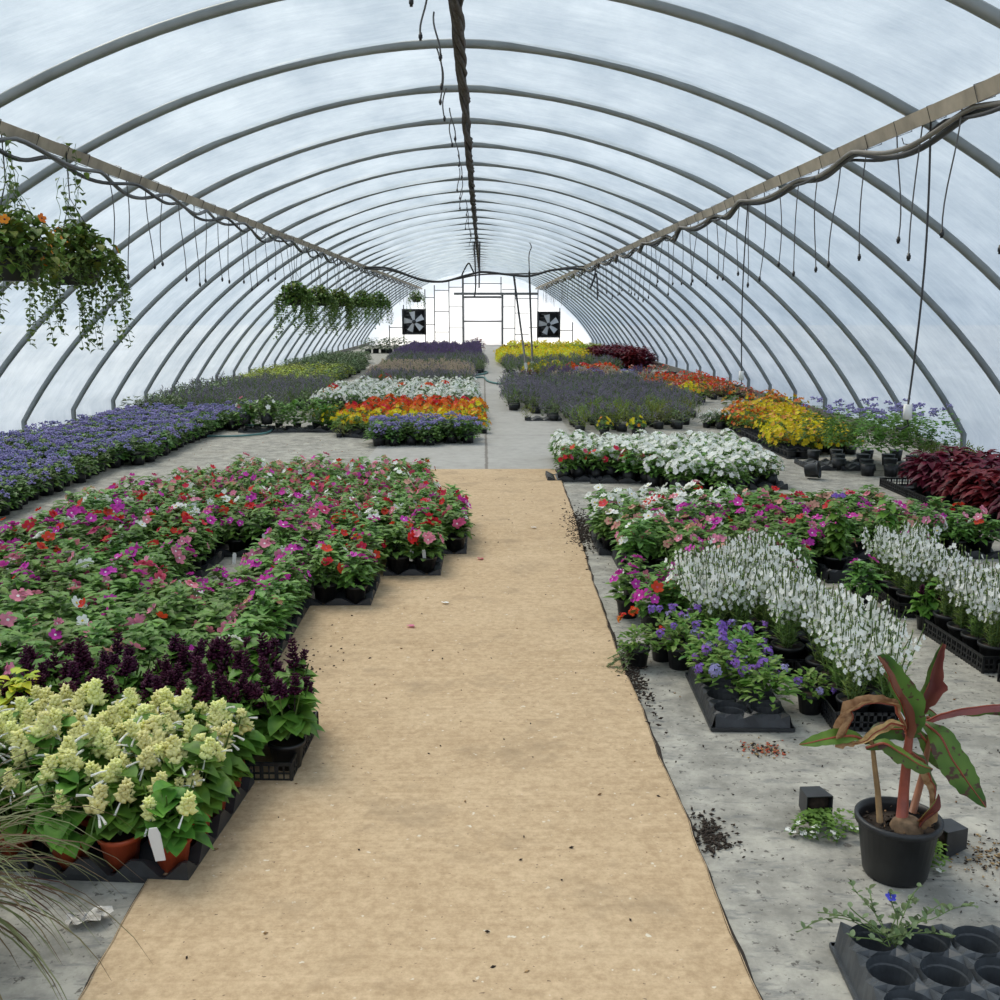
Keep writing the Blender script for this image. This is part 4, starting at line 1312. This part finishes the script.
# right of far path
def lav(x, y):
    if y < 13.7: return (SPGN if rnd.random() < .6 else SPG, 'green herb before the lavender-grey ones', 'green herbs before the lavender-grey block', 1.25, 'green_herb')
    z = 'nearer' if y < 15.5 else 'middle' if y < 17.5 else 'farther'
    return (SPG if y < 18 or rnd.random() < .4 else SPN, 'lavender-grey herb, right block', 'lavender-grey herbs in the right block', 1.3, 'lavender_herb')
cnt['lav'] = bed('potted_herb', [(1.25, 12.7), (2.6, 12.9), (3.05, 14.5), (3.15, 16), (2.9, 19.8), (.45, 19.8), (.38, 15.7), (.9, 14.6)], .25, lav)
far_plant('potted_herb', SPGN, .62, 14.1, 'low green plant alone at the path side of the lavender-grey block', None, .8)
tray(TRAY, .85, 14.2, 'black tray beside the low green plant on the slabs', None, R(90))
for k, px in enumerate((1.5, 1.9)):
    far_plant('potted_marigold', MARY, px, 12.5 , f'yellow plant between the white and lavender-grey blocks, {("left", "right")[k]} one', 'yellow plants behind the white impatiens', .9)
for k in range(26):
    far_plant('potted_verbena', rnd.choice([AG, SPP, SPB]), 1.45 + (k % 7) * .3, 20.2 + (k // 7) * .6 + U(-.1, .1), f'pale violet plant behind the lavender-grey block, {nth(k // 7)} row, {nth(k % 7)} from left', 'pale violet plants', 1.25)
cnt['red'] = bed('potted_celosia', rect(1.9, 2.9, 22.2, 24), .28, lambda x, y: (CELR, 'bright red plumed plant, distant patch', 'red plants in the distant patch', 1.35))
cnt['y2'] = bed('potted_bedding_plant', rect(.95, 1.75, 22.3, 24), .28, lambda x, y: (PANY if y > 23 else SPGN, 'yellow plant left of the red patch', 'yellow plants left of the red patch', 1.4))
cnt['g2'] = bed('grey_green_herb', rect(.5, 3.2, 24.5, 28.2), .36, lambda x, y: (SPN if rnd.random() < .6 else DKG, 'grey-green plant before the yellow block', 'grey-green plants before the yellow block', 1.3))
cnt['yl'] = bed('potted_bedding_plant', [(.5, 28.3), (3.0, 28.3), (3.1, 34), (.45, 34)], .33, lambda x, y: (YEL, 'bright yellow plant, far right block', 'bright yellow plants in the far right block', 1.45, 'yellow_foliage_plant'))
cnt['yd'] = bed('potted_coleus', rect(.5, 2.2, 34.3, 36), .4, lambda x, y: (BRG, 'dark red plant behind the yellow block', 'dark red plants behind the yellow block', 1.1))
cnt['yb'] = bed('potted_bedding_plant', rect(.9, 3.5, 36.2, 39), .4, lambda x, y: (YEL, 'yellow plant before the far wall', 'yellow plants before the far wall', 1.6, 'yellow_foliage_plant'))
cnt['og'] = bed('potted_shrub', rect(3.0, 4.2, 33, 37), .4, lambda x, y: (LIM, 'olive shrub right of the yellow block', 'olive shrubs right of the yellow block', 1.6))
cnt['bg'] = bed('potted_coleus', [(3.1, 27.5), (4.3, 26.8), (4.6, 28), (4.7, 31.5), (3.2, 31.5)], .36, lambda x, y: (BRG, 'large burgundy coleus, distant right clump', 'burgundy coleus clump, distant', 1.65))
for px, py in ((.93, 21.8), (1.15, 22.0)):
    far_plant('potted_coleus', BRG, px, py, f'small dark red plant at the foot of the poles, {"left" if px < 1 else "right"} one', 'dark plants at the pole feet', .9)
# right wall strip
cnt['cor'] = bed('potted_celosia', [(3.1, 18.2), (4.6, 17.2), (4.75, 22), (3.3, 22)], .27, lambda x, y: (CELR if rnd.random() < .45 else CELS, 'coral red plumed plant, right wall strip', 'coral plants in the right wall strip', 1.0))
for k, (px, py) in enumerate(((3.05, 16.6), (3.3, 16.55), (3.55, 16.7), (3.15, 16.95), (3.45, 17.0), (3.7, 17.1))):
    far_plant('potted_pansy', PANY if px < 3.5 else PANO, px, py, f'pansy just before the coral plants, {nth(k % 3)} from left, {"front" if k < 3 else "back"} row', 'pansies before the coral plants', 1.25)
for k in range(14):
    far_plant('potted_pansy', PANO, 3.75 + U(0, .95), 14.6 + k * .095, f'orange-olive pansy in the clump by the right wall, {nth(k)} from the front', 'orange pansies by the right wall', 1.12)
for k, (px, py) in enumerate(((2.95, 13.25), (3.1, 13.1), (3.05, 13.4))):
    far_plant('potted_bedding_plant', WHT, px, py, f'small white-flowered plant left of the pansy trays, {("left", "right", "rear")[k]} one', 'white plants left of the pansy trays', 1.0)
cnt['pan'] = bed('potted_pansy', [(3.25, 12.2), (3.22, 10.6), (4.0, 10.6), (4.2, 12.3), (4.35, 14.4), (3.75, 14.4), (3.15, 13.4)], .17,
    lambda x, y: (PANY if (y < 12.2 or x > 3.7) else PANO, 'yellow pansy, right wall strip' if (y < 12.2 or x > 3.7) else 'orange-yellow pansy, aisle side of the strip', 'yellow pansies in the right wall strip' if (y < 12.2 or x > 3.7) else 'orange-yellow pansies', 1.02))
def cup_tray():
    mb = MB()
    for j in range(4):
        for i in range(2):
            mb.lathe([(0, 0), (.045, 0), (.058, .085), (.062, .085), (.062, .1)], M_blk2, 10, ((i - .5) * .13, (j - 1.5) * .13, .01))
    mb.box((0, 0, .01), (.27, .54, .012), M_blk2); mb.box((0, 0, .075), (.26, .53, .006), M_blk2)
    return mb.mesh('cup_tray', False)
CT = cup_tray()
for k in range(6):
    tray(CT, 3.28, 10.6 + k * .58 if k < 3 else 10.62 + k * .58, f'black tray under the pansies on the aisle side, {("nearest", "second", "third", "fourth", "fifth", "farthest")[k]}', None)
o = link('nursery_pot', POT5, loc=(4.2, 22.6, 0), sc=1.6); tag(o, 'black pot standing alone near the far right wall', 'pot')
for k in range(5):
    far_plant('potted_celosia', CELS, 3.6 + k * .2, 24.5 + U(-.2, .2), f'low rusty plant before the distant burgundy clump, {nth(k)} from left', 'rusty plants before the burgundy clump', 1.0)

# ================================================================ FOREGROUND LEFT
def label_stake(x, y, z, lab, tilt=(0, .15), tagc=M_white, sc=1.):
    mb = MB()
    mb.add([(-.009, 0, 0), (.009, 0, 0), (.011, .001, .055), (.007, .002, .068), (-.007, .002, .068), (-.011, .001, .055), (-.009, .002, 0), (.009, .002, 0), (.011, .003, .055), (.007, .004, .068), (-.007, .004, .068), (-.011, .003, .055)],
           [(0, 1, 2, 3, 4, 5), (11, 10, 9, 8, 7, 6), (0, 6, 7, 1), (1, 7, 8, 2), (2, 8, 9, 3), (3, 9, 10, 4), (4, 10, 11, 5), (5, 11, 6, 0)], tagc)
    o = link('plant_tag', mb.mesh('plant_tag', False), loc=(x, y, z), rot=(tilt[0], tilt[1], 0), sc=sc); tag(o, lab, 'tag')
# cream salvia in terracotta pots
TRZ = R(-5)
def cream_tray(cx_, cy_, lab, nxx=3, nyy=4):
    tray(TRAY_R, cx_, cy_, f'black tray of terracotta pots with cream salvia, {lab}', None, TRZ)
    cs, sn = math.cos(TRZ), math.sin(TRZ)
    for i in range(nxx):
        for j in range(nyy):
            u, v = (i - 1) * .142, (j - 1.5) * .142
            row = nth(j) + ' row'
            cl = 'walkway side' if i == 2 else 'outer side' if i == 0 else 'centre'
            salvia(cx_ + u * cs - v * sn, cy_ + u * sn + v * cs, .01, 'cream', f'cream salvia {lab}, {row}, {cl}', f'cream salvia {lab}', POT4R, 7 if j else 4, .93 if j else .86)
cream_tray(-.975, 2.77, 'in the tray at the walkway')
cream_tray(-1.43, 2.84, 'in the outer tray')
label_stake(-.85, 2.445, .085, 'blank white plant tag in the front terracotta pot', (.12, -.12), sc=1.45)
# plum salvia in crates
for ci, (cx_, cy_) in enumerate(((-.88, 3.27), (-1.43, 3.27))):
    tray(CRATE, cx_, cy_, 'black mesh crate under the dark purple salvia, ' + ('walkway side' if ci == 0 else 'outer side'), None, R(-2), 'mesh_crate')
    for i in range(4):
        for j in range(3):
            if ci == 1 and i < 1: continue
            px, py = cx_ - .2 + i * .13, cy_ - .13 + j * .13
            if ci == 0 and i == 3 and j == 0:
                continue
            z = ('front row' if j == 0 else 'rear rows') + (' by the walkway' if (ci == 0 and i > 1) else '')
            salvia(px, py, .01, 'plum', f'dark purple salvia in the {"walkway" if ci == 0 else "outer"} crate, {nth(j)} row, {nth(i)} pot from its left', f'dark purple salvia in the {"walkway" if ci == 0 else "outer"} crate', None, 5, U(.88, 1.04))
salvia(-.655, 3.16, .01, 'plum', 'dark purple salvia with long outstretched spikes at the crate corner by the walkway', None, None, 5, 1.0, .8)
# lime plant
r = link('potted_coleus', None, loc=(-1.52, 3.12, .01)); tag(r, 'small lime yellow coleus among the dark purple salvia', 'plant')
mb = MB(); dome(mb, 70, .10, .26, .10, .05, .036, [L_lime, L_yell]); link('foliage', mb.mesh('lime_foliage'), r); link('pot', POT4, r)
mb = MB(); mb.tube([(0, 0, .08), (0, 0, .28)], .004, M_stem, 5); link('stem', mb.mesh('lime_stem'), r)

# fountain grass in a pot at the lower left
r = link('potted_fountain_grass', None, loc=(-1.27, 2.04, 0)); tag(r, 'arching purple-green fountain grass in the lower left corner', 'plant')
link('pot', pot_mesh(.11, .085, .2, M_blk).mesh('grass_pot'), r)
mb = MB()
for i in range(330):
    a = U(-PI, PI); L = U(.30, .60); el = U(.3, 1.3)
    d0 = Vector((math.cos(a) * math.cos(el), math.sin(a) * math.cos(el), math.sin(el)))
    p = Vector((math.cos(a) * U(0, .05), math.sin(a) * U(0, .05), .19)); pts = [p.copy()]; v = d0.copy()
    for k in range(7):
        p = p + v * (L / 7); v = (v + Vector((0, 0, -.26 - .03 * k))).normalized(); pts.append(p.copy())
    ws = [.005, .006, .006, .0055, .005, .004, .0025, .0006]
    mb.ribbon(pts, ws, L_grass if rnd.random() < .4 else L_grass2, fold=.3)
o = link('grass_blades', mb.mesh('grass_blades'), r); o['kind'] = 'stuff'

# crumpled plastic scrap
mb = MB()
vs = []; fs = []
for i in range(9):
    for j in range(7):
        u, v = i / 8 - .5, j / 6 - .5
        nz = noise.noise(Vector((u * 5, v * 5, 3)))
        vs.append((u * .10 + .02 * noise.noise(Vector((v * 6, u * 3, 1))), v * .05 + .02 * nz, .012 + .022 * abs(nz) + .015 * abs(noise.noise(Vector((u * 9, v * 9, 7))))))
fs = [(i * 7 + j, i * 7 + j + 1, (i + 1) * 7 + j + 1, (i + 1) * 7 + j) for i in range(8) for j in range(6)]
mb.add(vs, fs, plain('dirty_plastic', (.55, .52, .48), .3, 0, .5, 40))
o = link('plastic_scrap', mb.mesh('plastic_scrap'), loc=(-.99, 2.30, 0), rot=(0, 0, .3)); tag(o, 'crumpled dirty plastic scrap on the floor beside the terracotta pots', 'scrap')

# ================================================================ FOREGROUND RIGHT
# banana in black pot
BX, BY = 1.115, 2.50
r = link('potted_banana_plant', None, loc=(BX, BY, 0)); tag(r, 'young red banana plant with tattered leaves in a round black pot', 'plant')
mb = MB()
mb.lathe([(0, 0), (.079, 0), (.084, .01), (.104, .150), (.112, .150), (.113, .166), (.104, .168), (.099, .150), (.094, .12)], M_blk, 36)
link('pot', mb.mesh('banana_pot'), r)
mb = MB()
vs = [(0, 0, .145)]; 
for k in range(3):
    for j in range(24):
        t = j * 2 * PI / 24; q = .098 * (k + 1) / 3
        vs.append((math.cos(t) * q, math.sin(t) * q, .142 - .006 * k + .008 * noise.noise(Vector((math.cos(t) * q * 60, math.sin(t) * q * 60, 0)))))
fs = [(0, 1 + j, 1 + (j + 1) % 24) for j in range(24)] + [(1 + a * 24 + j, 1 + a * 24 + (j + 1) % 24, 25 + a * 24 + (j + 1) % 24, 25 + a * 24 + j) for a in range(2) for j in range(24)]
mb.add(vs, fs, M_soil)
for i in range(70):
    a = U(0, 6.28); q = U(.02, .09)
    mb.box((math.cos(a) * q, math.sin(a) * q, .148), (U(.003, .012), U(.002, .005), .004), rnd.choice([M_soil, L_dry, L_dry, M_white]) if rnd.random() < .3 else M_soil, U(0, 3))
link('soil', mb.mesh('pot_soil'), r)
mb = MB()
mb.lathe([(.044, 0), (.043, .008), (.038, .014), (.039, .017), (.030, .024), (.031, .027), (.018, .032), (0, .034)], plain('corm', (.22, .14, .08), .9, 0, .5, 40), 16, (.015, -.02, .140))
link('corm', mb.mesh('corm'), r)
mb = MB(); mb.tube([(.005, -.01, .165), (.004, -.01, .25), (.01, 0, .34), (.012, 0, .40), (.02, 0, .45)], [.016, .0135, .012, .010, .008], plain('banana_stalk', (.27, .06, .035), .5, 0, .45, 14), 10)
link('pseudostem', mb.mesh('pseudostem'), r)
mb = MB(); mb.tube([(-.05, .0, .15), (-.062, .0, .24), (-.075, 0, .31), (-.085, 0, .37), (-.098, 0, .405)], [.009, .008, .007, .006, .004], plain('offshoot_stalk', (.26, .16, .07), .6, 0, .4, 20), 8)
link('pseudostem', mb.mesh('pseudostem_b'), r)
mb = MB(); mb.tube([(.06, .05, .15), (.085, .06, .26), (.10, .07, .36), (.09, .07, .42)], [.011, .009, .007, .005], plain('banana_stalk_c', (.30, .12, .06), .5, 0, .4, 14), 8)
link('pseudostem', mb.mesh('pseudostem_c'), r)
def bleaf(pts, ws, m1, m2=None, side=None, fold=.15):
    mb = MB()
    P_ = [Vector((x * (.88 if x > .1 else 1) - .012, y, .145 + (z - .145) * .93)) for x, y, z in pts]; out = []; w2 = []
    if m1 == L_dry: ws = [v_ * .68 for v_ in ws]
    for i in range(len(P_) - 1):
        p0, p1, p2, p3 = P_[max(i - 1, 0)], P_[i], P_[i + 1], P_[min(i + 2, len(P_) - 1)]
        for j in range(5):
            t = j / 5
            out.append(.5 * ((2 * p1) + (-p0 + p2) * t + (2 * p0 - 5 * p1 + 4 * p2 - p3) * t * t + (-p0 + 3 * p1 - 3 * p2 + p3) * t ** 3))
            w2.append(ws[i] * (1 - t) + ws[i + 1] * t)
    out.append(P_[-1]); w2.append(ws[-1])
    w2 = [v_ * (1 + .22 * noise.noise(Vector((i_ * .9, v_ * 40, pts[0][0] * 50)))) for i_, v_ in enumerate(w2)]
    out = [p_ + Vector((noise.noise(p_ * 25), noise.noise(p_ * 25 + Vector((9, 0, 0))), noise.noise(p_ * 25 + Vector((0, 9, 0))))) * (.020 if m1 == L_dry else .003) for p_ in out]
    mb.ribbon(out, w2, m1, side, fold, m2)
    mb.tube(out, [.0035 * (1 - i / len(out)) + .0008 for i in range(len(out))], M_rstem, 5)
    link('leaf', mb.mesh('banana_leaf'), r)
# furled upright leaf, red outside
bleaf([(.015, 0, .42), (.01, -.01, .47), (-.02, -.01, .54), (-.055, -.01, .61), (-.075, 0, .655)], [.02, .045, .055, .038, .016], L_banred, L_ban, (.8, .6, .2), .9)
bleaf([(.025, .01, .45), (.01, .02, .50), (-.015, .03, .55), (-.045, .03, .59)], [.02, .045, .04, .004], L_ban, L_ban, (1, .3, .3), .3)
# upright folded leaf to the right
bleaf([(.03, .02, .44), (.05, .03, .49), (.085, .05, .54), (.12, .07, .60), (.15, .08, .66)], [.012, .045, .06, .03, .012], L_ban, L_banred, (.7, -.3, -.6), .9)
# long leaf going right off the picture
bleaf([(.09, .07, .42), (.14, .04, .46), (.22, .0, .50), (.32, -.04, .52), (.42, -.08, .50)], [.012, .04, .075, .08, .02], L_banred, L_ban, (0, .9, -.5), .3)
# hanging leaf right
bleaf([(.07, .03, .44), (.09, -.03, .43), (.13, -.06, .37), (.18, -.08, .30), (.225, -.09, .245)], [.01, .06, .085, .065, .004], L_ban, L_ban, (.75, .2, .75), .1)
bleaf([(.07, .06, .40), (.12, .07, .36), (.15, .07, .31), (.17, .05, .28)], [.01, .04, .045, .004], L_ban, L_ban, (.7, .2, .7), .2)
bleaf([(.08, .08, .44), (.12, .09, .46), (.17, .09, .42)], [.01, .06, .004], L_ban, L_ban, (0, .9, .3), .2)
# leaves on the offshoot
bleaf([(-.098, 0, .405), (-.14, -.01, .42), (-.19, -.02, .42), (-.24, -.02, .405), (-.275, -.02, .40)], [.008, .035, .045, .03, .003], L_mid, L_mid, (0, .7, .7), .15)
bleaf([(-.09, .0, .38), (-.05, -.02, .40), (-.01, -.04, .38), (.04, -.05, .35), (.07, -.05, .34)], [.01, .04, .055, .04, .004], L_ban, L_mid, (0, .8, .6), .2)
bleaf([(-.09, .02, .385), (-.05, .02, .42), (.02, .03, .42), (.07, .03, .40)], [.01, .05, .055, .006], L_ban, L_ban, (0, .7, .7), .2)
# withered leaf arching left
bleaf([(.01, 0, .43), (-.02, -.01, .50), (-.07, -.02, .525), (-.125, -.02, .515), (-.15, -.02, .47), (-.145, -.01, .42), (-.12, 0, .40)], [.008, .02, .03, .045, .05, .055, .02], L_dry, L_dry, (.1, .9, .3), .8)
bleaf([(.0, 0, .44), (-.03, -.01, .455), (-.06, -.02, .44), (-.10, -.02, .42), (-.13, -.01, .395)], [.01, .03, .035, .03, .01], L_dry, L_dry, (.1, .6, .8), .5)
# broken leaf bent down to the right of the stem
bleaf([(.02, .0, .38), (.05, -.01, .345), (.075, -.02, .30), (.095, -.02, .25), (.11, -.02, .20)], [.01, .035, .05, .04, .012], L_dry, L_ban, (.8, .3, .4), .4)
bleaf([(.05, -.03, .16), (.06, -.04, .19), (.085, -.04, .225), (.10, -.03, .25)], [.01, .035, .035, .004], L_mid, L_banred, (.7, .3, -.4), .3)
bleaf([(.05, -.04, .15), (.055, -.05, .18), (.075, -.055, .205), (.09, -.05, .21)], [.008, .03, .03, .004], L_banred, L_dry, (.6, .3, -.5), .5)

# toppled small pots with sprigs
def sq_pot_fallen(x, y, rz, label, lx=.06):
    r = link('toppled_pot', None, loc=(x, y, 0), rot=(0, 0, rz)); tag(r, label, 'plant')
    mb = MB()
    # square pot lying on its side, open end towards -y
    a, b, L, t = .040, .031, .085, .003
    def ring(h, y_): return [(-h, y_, .041 - h), (h, y_, .041 - h), (h, y_, .041 + h), (-h, y_, .041 + h)]
    vs = ring(a, 0) + ring(b, L) + ring(a - t, 0) + ring(b - t, L * .95)
    fs = [(0, 1, 5, 4), (1, 2, 6, 5), (2, 3, 7, 6), (3, 0, 4, 7), (4, 5, 6, 7), (8, 12, 13, 9), (9, 13, 14, 10), (10, 14, 15, 11), (11, 15, 12, 8), (0, 8, 9, 1), (1, 9, 10, 2), (2, 10, 11, 3), (3, 11, 8, 0)]
    mb.add(vs, fs, M_blk2)
    link('pot', mb.mesh('square_pot', False), r)
    mb = MB(); mb.box((0, .042, .040), (.062, .062, .060), M_soil); link('root_ball', mb.mesh('root_ball'), r)
    mb = MB(); fl = MB()
    for i in range(24):
        a_ = U(-2.6, -.5); p = Vector((U(-.02, .02), 0, .035)); v = Vector((math.cos(a_), math.sin(a_), U(-.1, .5))).normalized()
        for k in range(7):
            p2 = p + v * .018; v = (v + Vector((0, 0, -.12))).normalized()
            if p2.z < .006: p2.z = .006
            for _ in range(3):
                b_ = U(0, 6.28); mb.leaf(p2, (math.cos(b_), math.sin(b_), .4), .022, .009, L_mid, hi=False)
            p = p2
        if rnd.random() < .6:
            for _ in range(3): fl.flower5(p + Vector((U(-.01, .01), U(-.01, .01), .006)), (U(-.4, .4), U(-.4, .4), 1), .006, P['white'], n=4)
    link('foliage', mb.mesh('sprig'), r); o = link('blossom', fl.mesh('sprig_flowers'), r); o['kind'] = 'stuff'
sq_pot_fallen(1.00, 2.78, .05, 'toppled small black pot spilling a white-flowered sprig, left of the banana')
sq_pot_fallen(1.27, 2.60, -1.2, 'toppled small black pot with dark greenery, right behind the banana pot')

L_evo = leafmat('silvery_leaf', (.13, .22, .09), (.26, .36, .19))
# empty tray in the lower right corner with a blue-flowered sprig
_m = M_blk2; M_blk2 = plain('slate_plastic', (.055, .062, .070), .42, 0, .35, 25)
CTB = cell_tray(4, 3, .118, .082); M_blk2 = _m
tray(CTB, 1.068, 1.965, 'black cell tray with empty round cups in the lower right corner', None, R(-3), 'cell_tray')
r = link('blue_flowered_plant', None, loc=(.935, 2.085, .03)); tag(r, 'sprawling small-leaved plant with one blue flower, in the corner tray', 'plant')
mb = MB()
for i, (a, L, el) in enumerate([(2.75, .24, .5), (2.4, .16, .7), (1.9, .16, .9), (1.3, .2, .7), (.5, .26, .6), (.2, .18, .6), (.9, .14, 1.0), (2.9, .14, .9), (3.4, .12, .6), (-.3, .16, .5), (1.6, .12, 1.2), (.0, .1, .9), (-1, .09, .9), (2.1, .26, .55)]):
    p = Vector((U(-.015, .015), U(-.015, .015), .04)); v = Vector((math.cos(a) * math.cos(el), math.sin(a) * math.cos(el), math.sin(el))); pts = [p.copy()]
    n = int(L / .02)
    for k in range(n):
        p = p + v * .02; v = (v + Vector((0, 0, -.09)) + Vector((U(-.25, .25), U(-.25, .25), U(-.1, .1)))).normalized(); pts.append(p.copy())
        if k % 2 and rnd.random() < .4: continue
        for s_ in range(rnd.choice((1, 2, 2, 3))):
            b = U(0, 6.28)
            mb.leaf(p, (math.cos(b), math.sin(b), U(.1, 1.2)), U(.013, .024), U(.009, .014), rnd.choice([L_evo, L_evo, L_grey]), hi=True, droop=.1)
    mb.tube(pts, .0014, M_stem, 4)
link('foliage', mb.mesh('blue_plant_foliage'), r)
mb = MB(); mb.flower5((0, 0, 0), (0, -.5, 1), .013, P['blue'], P['white']); link('flower', mb.mesh('blue_flower'), r, (-.0, .02, .145))
label_stake(1.50, 3.40, .06, 'yellow-footed white plant tag in the near angelonia flat', (-.1, .12), M_white, 1.3)
for k, (x, y) in enumerate(((-.42, 5.66), (-.34, 5.66), (-1.42, 5.6), (-1.35, 6.1))):
    label_stake(x, y, .09, ['white tag at the left of the tray jutting into the walkway', 'white tag at the right of the tray jutting into the walkway', 'white tag left of the floor gap in the left bed', 'white tag behind the floor gap in the left bed'][k], (0, .1 * (-1) ** k))

# ================================================================ HANGING BASKETS
def vine_leaf(mb, p, sz, mat):
    a = U(0, 6.28); d = Vector((math.cos(a), math.sin(a), U(-.6, .3)))
    mb.leaf(p, d, sz, sz * .85, mat, droop=.4, hi=True)
def basket(x, y, zb, label, rr=.17, flowers=0, big=True, nv=16, fol=260, trail=.4, top=PZ):
    r = link('hanging_basket', None, loc=(x, y, zb)); tag(r, label, 'hanging basket', None)
    h = rr * .95
    mb = MB(); mb.lathe([(0, 0), (rr * .62, 0), (rr * .96, h * .9), (rr * 1.02, h * .9), (rr * 1.02, h), (rr * .92, h), (0, h * .85)], M_blk, 18); link('pot', mb.mesh('basket_pot'), r)
    mb = MB()
    for k in range(3):
        a = k * 2.09 + .4
        mb.tube([(math.cos(a) * rr, math.sin(a) * rr, h), (0, 0, h + .38), ], .0025, M_hose, 4)
    mb.tube([(0, 0, h + .38), (0, 0, top - zb)], .004, M_hose, 4)
    link('hanger', mb.mesh('hanger'), r)
    mb = MB(); sz = .055 if big else .06
    for i in range(fol):
        a = U(0, 6.28); q = rr * U(.2, 1.5); z = h + U(-.45, .9) * rr * (1.5 - q / rr * .6) - max(0, q - rr) * U(.3, 2.2)
        vine_leaf(mb, Vector((math.cos(a) * q, math.sin(a) * q, z)), sz * U(.6, 1.2), rnd.choice([L_vine, L_mid, L_vine, L_olive]))
    for i in range(nv):
        a = U(0, 6.28); L = trail * U(.3, 1.2)
        p = Vector((math.cos(a) * rr * 1.05, math.sin(a) * rr * 1.05, h)); v = Vector((math.cos(a) * .7, math.sin(a) * .7, .1)); pts = [p.copy()]
        n = max(3, int(L / .035))
        for k in range(n):
            p = p + v.normalized() * .035; v = v * .75 + Vector((U(-.25, .25), U(-.25, .25), -.45)); pts.append(p.copy())
            for _ in range(2): vine_leaf(mb, p + Vector((U(-.02, .02), U(-.02, .02), 0)), sz * U(.45, .8), L_vine)
        mb.tube(pts, .0018, M_stem, 4)
    if big:
        for i in range(9):      # shoots climbing the hanger
            a = U(0, 6.28); H = U(.25, .75); p = Vector((math.cos(a) * rr * U(.1, .9), math.sin(a) * rr * U(.1, .9), h + .1)); pts = [p.copy()]
            n = int(H / .045)
            for k in range(n):
                p = p + Vector((-p.x * .12 + U(-.02, .02), -p.y * .12 + U(-.02, .02), .045)); pts.append(p.copy())
                if rnd.random() < .75: vine_leaf(mb, p + Vector((U(-.03, .03), U(-.03, .03), 0)), sz * U(.5, .9), L_vine)
            mb.tube(pts, .0018, M_stem, 4)
    o = link('foliage', mb.mesh('basket_foliage'), r)
    for i in range(flowers):
        a = U(0, 6.28); q = rr * U(1.1, 1.4)
        f = MB(); c = rnd.choice(['orange', 'orange', 'apricot', 'orange', 'cream'])
        d = Vector((math.cos(a), math.sin(a), .3))
        f.flower5((0, 0, 0), d, .03, P[c], P['plum'])
        link('flower', f.mesh('thunbergia_flower'), r, (math.cos(a) * q, math.sin(a) * q, h + U(-.5, .9) * rr))
basket(PXL + .02, 6.15, 1.68, 'nearest hanging basket, dark vine with many orange flowers', .20, 22, True, 26, 900, .5)
basket(PXL + .03, 7.05, 1.68, 'second hanging basket, bushy green vine trailing long shoots', .20, 6, True, 40, 900, .6)
for k, (yy, lab, s_) in enumerate(((15.1, 'green hanging basket leading the distant group of three', .22), (17.3, 'middle green basket of the distant group of three', .22), (19.6, 'rearmost green basket of the distant group of three', .22), (23.4, 'green hanging basket leading the farther pair', .25), (27.0, 'rear green hanging basket of the farther pair', .28), (42.5, 'tiny green hanging basket close to the far wall', .32))):
    basket(PXL + .05, yy, 1.60 if yy < 40 else 1.9, lab, s_ * .74, 0, False, 46 if yy < 28 else 10, 620, .6)

# ================================================================ DIRT
def litter(nm, n, region, label, smin, smax, mats, z=.004, cat='soil', peak=None):
    mb = MB()
    for i in range(n):
        if peak:
            x = rnd.gauss(region[0], region[2]); y = rnd.gauss(region[1], region[3])
        else:
            x, y = U(region[0], region[1]), U(region[2], region[3])
        s_ = U(smin, smax)
        a = U(0, 6.28)
        mb.bud((x, y, z), (math.cos(a), math.sin(a), U(0, .25)), s_ * 1.6, s_ * .35, rnd.choice(mats))
    o = link(nm, mb.mesh(nm)); tag(o, label, cat, None, 'stuff')
litter('soil_crumbs', 900, (.68, 6.9, .055, .35), 'dark spilled soil along the right joint of the walkway near the white impatiens', .006, .02, [M_soil], .012, peak=1)
litter('soil_crumbs', 420, (.62, 4.0, .025, .22), 'dark spilled soil at the joint beside the orange lantana', .005, .016, [M_soil], .01, peak=1)
litter('soil_crumbs', 260, (.66, 2.70, .028, .06), 'patch of spilled soil on the grey floor beside the near joint', .005, .014, [M_soil], .004, peak=1)
litter('soil_crumbs', 150, (.97, 3.28, .04, .03), 'reddish brown crumbs in front of the verbena tray', .005, .012, [M_soil, M_terra, L_dry], .004, peak=1)
litter('soil_crumbs', 260, (1.42, 2.56, .06, .06), 'brown crumbs on the floor right of the banana pot', .004, .010, [M_soil, L_dry], .004, peak=1)
litter('leaf_litter', 170, (-.85, .55, 2.0, 9.2), 'scattered dark crumbs and bits over the tan walkway', .003, .011, [M_soil, M_soil, L_dry], .0155, cat='litter')
litter('leaf_litter', 260, (.7, 2.6, 2.0, 6), 'scattered crumbs over the grey floor on the right', .004, .011, [M_soil, L_dry, M_soil], .003, cat='litter')
litter('leaf_litter', 120, (-3.4, -.2, 8.5, 12), 'reddish bits on the cross aisle behind the left bed', .006, .014, [L_dry, M_terra], .003, cat='litter')
litter('leaf_litter', 60, (-.75, 4.2, .1, .12), 'small heap of dark bits on the walkway by the left bed', .005, .013, [M_soil], .0155, cat='litter', peak=1)
for k, (x, y, c, lab) in enumerate(((-.20, 5.05, 'white', 'fallen white petal on the walkway by the jutting tray'), (-.35, 4.66, 'pink', 'fallen pink petal on the walkway nearer than the white one'), (.35, 6.9, 'white', 'fallen pale petal near the spilled soil'), (-.02, 6.0, 'rose', 'fallen rose petal right of the left bed'))):
    mb = MB(); mb.flower5((0, 0, 0), (.1, .1, 1), .022, P[c], n=3, cup=.15)
    o = link('fallen_petal', mb.mesh('fallen_petal'), loc=(x, y, .02)); tag(o, lab, 'petal')
print('COUNTS', cnt, len(bpy.data.objects))
